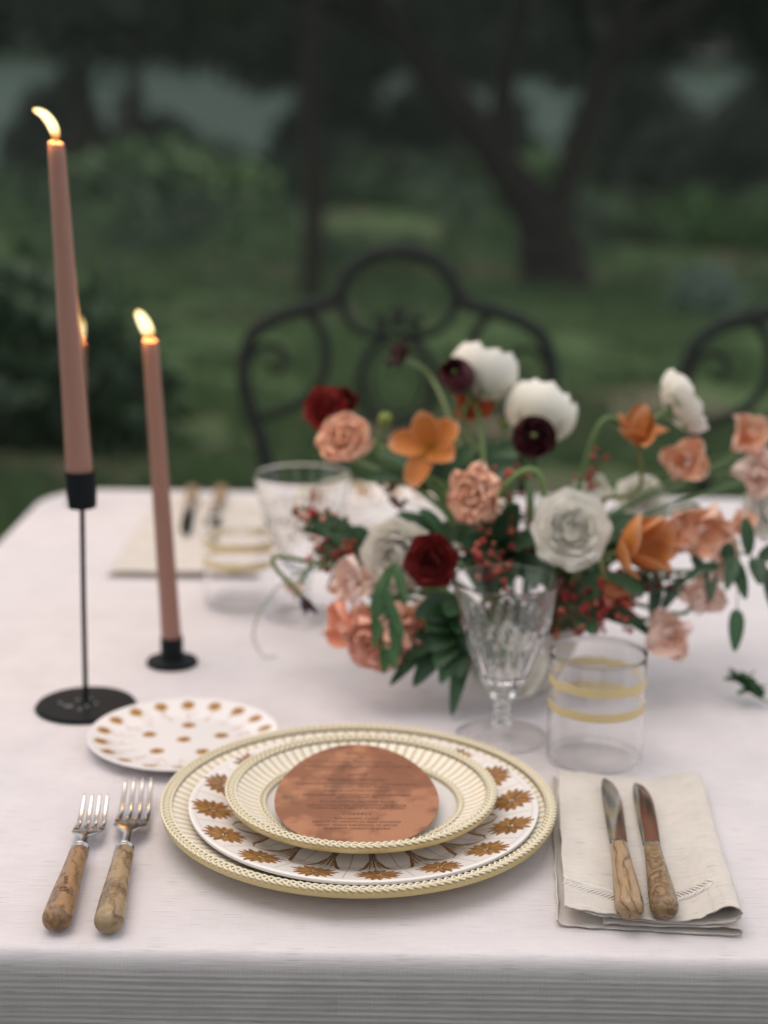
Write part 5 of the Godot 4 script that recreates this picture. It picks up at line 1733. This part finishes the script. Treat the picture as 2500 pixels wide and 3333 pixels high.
	var plants := [
		["large dark pointed leaves reaching down to the cloth, left of wine glass", Vector3(0.085, 0.83, -1.40), [[Vector3(0.066, 0.756, -1.342), 0.016], [Vector3(0.030, 0.778, -1.360), 0.022], [Vector3(0.008, 0.774, -1.372), 0.016], [Vector3(0.050, 0.800, -1.352), 0.026], [Vector3(0.022, 0.800, -1.366), 0.026], [Vector3(0.072, 0.790, -1.350), 0.026], [Vector3(0.040, 0.835, -1.362), 0.030], [Vector3(0.100, 0.79, -1.350), 0.024], [Vector3(0.06, 0.85, -1.352), 0.03], [Vector3(0.045, 0.815, -1.356), 0.03], [Vector3(0.030, 0.845, -1.368), 0.03], [Vector3(0.055, 0.785, -1.350), 0.022], [Vector3(0.080, 0.815, -1.350), 0.03], [Vector3(0.018, 0.788, -1.368), 0.018], [Vector3(0.070, 0.835, -1.348), 0.03]]],
		["dark leaves at the left edge of the arrangement beside the berries", Vector3(-0.010, 0.868, -1.47), [[Vector3(-0.078, 0.910, -1.480), 0.022], [Vector3(-0.054, 0.838, -1.462), 0.024], [Vector3(-0.070, 0.878, -1.470), 0.026], [Vector3(-0.046, 0.868, -1.450), 0.024], [Vector3(-0.030, 0.905, -1.470), 0.018], [Vector3(-0.086, 0.896, -1.490), 0.012]]],
		["dark leaves spreading right beneath the open white ranunculus", Vector3(0.180, 0.85, -1.42), [[Vector3(0.250, 0.862, -1.400), 0.026], [Vector3(0.235, 0.832, -1.390), 0.026], [Vector3(0.262, 0.815, -1.402), 0.018], [Vector3(0.200, 0.825, -1.380), 0.028], [Vector3(0.275, 0.858, -1.42), 0.022]]],
		["green leaves among the upper stems, left of the peach ranunculus", Vector3(0.060, 0.93, -1.52), [[Vector3(-0.010, 0.965, -1.54), 0.022], [Vector3(-0.022, 0.938, -1.53), 0.018], [Vector3(0.030, 0.985, -1.55), 0.020], [Vector3(0.090, 0.975, -1.53), 0.022], [Vector3(0.120, 0.960, -1.52), 0.024], [Vector3(0.150, 0.955, -1.51), 0.026], [Vector3(0.175, 0.980, -1.54), 0.02]]],
		["green leaves in the heart of the arrangement above the wine glass", Vector3(0.110, 0.88, -1.44), [[Vector3(0.075, 0.905, -1.405), 0.024], [Vector3(0.105, 0.915, -1.40), 0.024], [Vector3(0.140, 0.905, -1.40), 0.026], [Vector3(0.120, 0.870, -1.385), 0.03], [Vector3(0.085, 0.870, -1.385), 0.03], [Vector3(0.150, 0.87, -1.39), 0.028], [Vector3(0.13, 0.94, -1.43), 0.022], [Vector3(0.17, 0.86, -1.40), 0.026]]]]
	for e in plants:
		var t := thing("foliage_stem", e[0], "leaves", e[1], "leafy stems in the arrangement")
		branch(t, [VASE, VASE.lerp(e[1], 0.6) + Vector3(0, 0.01, 0), e[1]], 0.0024, 0.0016, Color(0.05, 0.10, 0.03))
		for q in e[2]:
			leaf(t, e[1].lerp(q[0], 0.04), q[0], q[1] * 1.15, deep.lerp(mid, rng.randf()), 0.10, Vector3(0.1, 0.7, 0.7))
	for e in [["dense dark leaves filling the left half of the arrangement, behind the blooms", Vector3(0.070, 0.880, -1.475), Vector3(0.085, 0.050, 0.030)], ["dense dark leaves filling the right half of the arrangement, behind the blooms", Vector3(0.205, 0.880, -1.470), Vector3(0.085, 0.050, 0.030)]]:
		var t := thing("foliage_stem", e[0], "leaves", e[1], "leafy stems in the arrangement")
		branch(t, [VASE, VASE.lerp(e[1], 0.6), e[1]], 0.0024, 0.0016, Color(0.05, 0.10, 0.03))
		for k in 30:
			var d := Vector3(rng.randfn(), rng.randfn() * 0.9 + 0.15, rng.randfn()).normalized()
			var to: Vector3 = e[1] + d * e[2] * rng.randf_range(0.75, 1.15)
			leaf(t, e[1] + d * e[2] * rng.randf_range(0.15, 0.3), to, rng.randf_range(0.016, 0.026), deep.lerp(mid, rng.randf()), 0.10, Vector3(rng.randf_range(-0.5, 0.5), 0.7, 0.7))
	# jasmine vine trailing to the right, with narrow leaves
	var vine := thing("jasmine_vine", "dark green vine with narrow leaves trailing to the right edge", "vine", Vector3(0.24, 0.86, -1.45), "trailing vines")
	var path := branch(vine, [Vector3(0.22, 0.850, -1.45), Vector3(0.27, 0.862, -1.44), Vector3(0.32, 0.874, -1.435), Vector3(0.345, 0.892, -1.44), Vector3(0.372, 0.880, -1.43), Vector3(0.392, 0.850, -1.42)], 0.0014, 0.0008, Color(0.05, 0.10, 0.03))
	for q in [[0.30, Vector3(0.270, 0.838, -1.415), 0.012], [0.36, Vector3(0.300, 0.888, -1.440), 0.012], [0.45, Vector3(0.290, 0.868, -1.42), 0.011], [0.50, Vector3(0.338, 0.902, -1.44), 0.013], [0.55, Vector3(0.352, 0.850, -1.42), 0.013], [0.62, Vector3(0.338, 0.806, -1.392), 0.014], [0.68, Vector3(0.352, 0.925, -1.45), 0.013], [0.74, Vector3(0.398, 0.900, -1.43), 0.016], [0.8, Vector3(0.376, 0.842, -1.41), 0.016], [0.9, Vector3(0.402, 0.855, -1.42), 0.016], [0.2, Vector3(0.262, 0.826, -1.42), 0.012], [0.58, Vector3(0.330, 0.862, -1.41), 0.014], [0.72, Vector3(0.362, 0.868, -1.41), 0.016], [0.40, Vector3(0.315, 0.850, -1.41), 0.011]]:
		branch(vine, [at_path(path, q[0]), (at_path(path, q[0]) + q[1]) * 0.5 + Vector3(0, 0.006, 0), q[1] + (at_path(path, q[0]) - q[1]).limit_length(0.036)], 0.0006, 0.0005, Color(0.05, 0.10, 0.03), "petiole")
		leaf(vine, q[1] + (at_path(path, q[0]) - q[1]).limit_length(0.042), q[1], q[2] * 1.1, deep.lerp(mid, rng.randf() * 0.7), 0.08, Vector3(0, 0.6, 0.8))
	# the bright little leaves in front at left
	var spray := thing("leafy_sprig", "bright green sprig of small leaves hanging before the coral blossoms", "sprig", Vector3(0.012, 0.885, -1.385), "trailing vines")
	path = branch(spray, [Vector3(0.014, 0.892, -1.392), Vector3(0.004, 0.886, -1.376), Vector3(0.000, 0.868, -1.366), Vector3(0.006, 0.845, -1.360), Vector3(0.004, 0.815, -1.352)], 0.0010, 0.0006, Color(0.08, 0.16, 0.05))
	for q in [[0.15, Vector3(-0.005, 0.855, -1.362), 0.011], [0.10, Vector3(0.022, 0.858, -1.362), 0.010], [0.40, Vector3(0.012, 0.836, -1.352), 0.009], [0.45, Vector3(-0.010, 0.835, -1.354), 0.008], [0.5, Vector3(0.020, 0.828, -1.350), 0.010], [0.60, Vector3(-0.008, 0.818, -1.350), 0.010], [0.8, Vector3(0.012, 0.800, -1.345), 0.014], [0.85, Vector3(0.002, 0.796, -1.345), 0.014], [0.3, Vector3(-0.012, 0.850, -1.36), 0.008], [0.7, Vector3(0.018, 0.812, -1.348), 0.010]]:
		leaf(spray, at_path(path, q[0]), q[1], q[2], Color(0.040, 0.115, 0.035), 0.05, Vector3(0, 0.5, 0.85))
	# fine grass stalks on the right
	var stalk := thing("grass_stalk", "fine grass stalk reaching to the upper right sweet peas", "stalk", Vector3(0.23, 0.90, -1.52), "grass stalks on the right")
	branch(stalk, [Vector3(0.20, 0.890, -1.50), Vector3(0.26, 0.935, -1.535), Vector3(0.31, 0.955, -1.550), Vector3(0.36, 0.966, -1.560)], 0.0008, 0.0005, Color(0.14, 0.22, 0.10))
	stalk = thing("grass_stalk", "second fine grass stalk, just below the first on the right", "stalk", Vector3(0.23, 0.89, -1.52), "grass stalks on the right")
	branch(stalk, [Vector3(0.20, 0.885, -1.50), Vector3(0.27, 0.925, -1.530), Vector3(0.33, 0.945, -1.545), Vector3(0.37, 0.950, -1.555)], 0.0008, 0.0005, Color(0.14, 0.22, 0.10))
	# tendril looping on the cloth, left
	var tendril := thing("tendril", "thin green tendril looping onto the cloth before the far goblet", "tendril", Vector3(-0.128, TOP, -1.52))
	branch(tendril, [Vector3(-0.055, 0.860, -1.47), Vector3(-0.092, 0.850, -1.48), Vector3(-0.122, 0.815, -1.485), Vector3(-0.132, 0.785, -1.495), Vector3(-0.130, 0.766, -1.505), Vector3(-0.122, 0.753, -1.510), Vector3(-0.110, 0.7525, -1.515)], 0.0010, 0.0006, Color(0.20, 0.28, 0.15))
	# fallen sprig at the right edge
	var fallen := thing("fallen_sprig", "small feathery green sprig lying alone on the cloth at right", "sprig", Vector3(0.366, TOP, -1.400))
	path = branch(fallen, [Vector3(0.350, 0.768, -1.412), Vector3(0.362, 0.760, -1.402), Vector3(0.386, 0.7515, -1.384)], 0.0012, 0.0008, mid)
	for k in 22:
		var p: Vector3 = at_path(path, 0.03 + 0.03 * k)
		leaf(fallen, p, p + Vector3(rng.randf_range(-0.018, 0.014), rng.randf_range(0.0, 0.020), rng.randf_range(-0.012, 0.014)), 0.010, mid * 1.3, 0.1)

	# berry sprigs
	var reds := [Color(0.40, 0.035, 0.025), Color(0.48, 0.07, 0.055), Color(0.25, 0.02, 0.02), Color(0.50, 0.14, 0.10)]
	var mixed := [Color(0.34, 0.035, 0.022), Color(0.25, 0.02, 0.02), Color(0.62, 0.30, 0.24), Color(0.06, 0.10, 0.03), Color(0.40, 0.06, 0.045)]
	berries("red berry sprig at the left edge of the arrangement", [Vector3(0.02, 0.870, -1.47), Vector3(-0.04, 0.890, -1.48), Vector3(-0.068, 0.905, -1.49), Vector3(-0.075, 0.922, -1.495)], 46, 0.013, mixed, 0.0032)
	berries("lower red berry sprig at the left, above the pink sweet pea", [Vector3(0.02, 0.860, -1.46), Vector3(-0.03, 0.872, -1.455), Vector3(-0.050, 0.885, -1.45), Vector3(-0.062, 0.880, -1.45)], 36, 0.012, mixed, 0.0032)
	berries("small dark berry sprig behind the greenish white ranunculus", [Vector3(0.03, 0.90, -1.50), Vector3(0.01, 0.925, -1.51), Vector3(-0.004, 0.938, -1.52)], 12, 0.006, [Color(0.12, 0.015, 0.02)], 0.0030)
	berries("red berry sprig right of the coral pink ranunculus, in the middle", [Vector3(0.13, 0.86, -1.44), Vector3(0.125, 0.90, -1.44), Vector3(0.118, 0.93, -1.44), Vector3(0.120, 0.965, -1.45)], 70, 0.013, reds, 0.0028)
	berries("red berry sprig seen through the rim of the wine glass", [Vector3(0.12, 0.86, -1.43), Vector3(0.11, 0.878, -1.40), Vector3(0.100, 0.893, -1.39), Vector3(0.09, 0.900, -1.385)], 52, 0.012, reds, 0.0029)
	berries("red berry sprig low at the right, above the near tumbler", [Vector3(0.17, 0.85, -1.43), Vector3(0.19, 0.850, -1.41), Vector3(0.212, 0.845, -1.40), Vector3(0.225, 0.840, -1.39)], 80, 0.015, reds, 0.0029)
	berries("second red berry sprig low at the right, nearer the wine glass", [Vector3(0.15, 0.84, -1.43), Vector3(0.165, 0.845, -1.40), Vector3(0.180, 0.835, -1.385)], 50, 0.014, reds, 0.0029)
	berries("red berry sprig between the middle stems, right of the orange tulip", [Vector3(0.13, 0.88, -1.46), Vector3(0.10, 0.915, -1.46), Vector3(0.085, 0.935, -1.46)], 40, 0.014, reds, 0.0028)
	berries("dark berry sprig between the orange tulip and the trailing vine", [Vector3(0.22, 0.86, -1.44), Vector3(0.25, 0.865, -1.43), Vector3(0.275, 0.868, -1.43)], 40, 0.014, [Color(0.10, 0.02, 0.02), Color(0.20, 0.03, 0.03), Color(0.05, 0.06, 0.03)], 0.0034)
	berries("red berry sprig over the small white ranunculus at right", [Vector3(0.19, 0.90, -1.50), Vector3(0.205, 0.935, -1.505), Vector3(0.215, 0.958, -1.51)], 26, 0.013, reds, 0.0030)
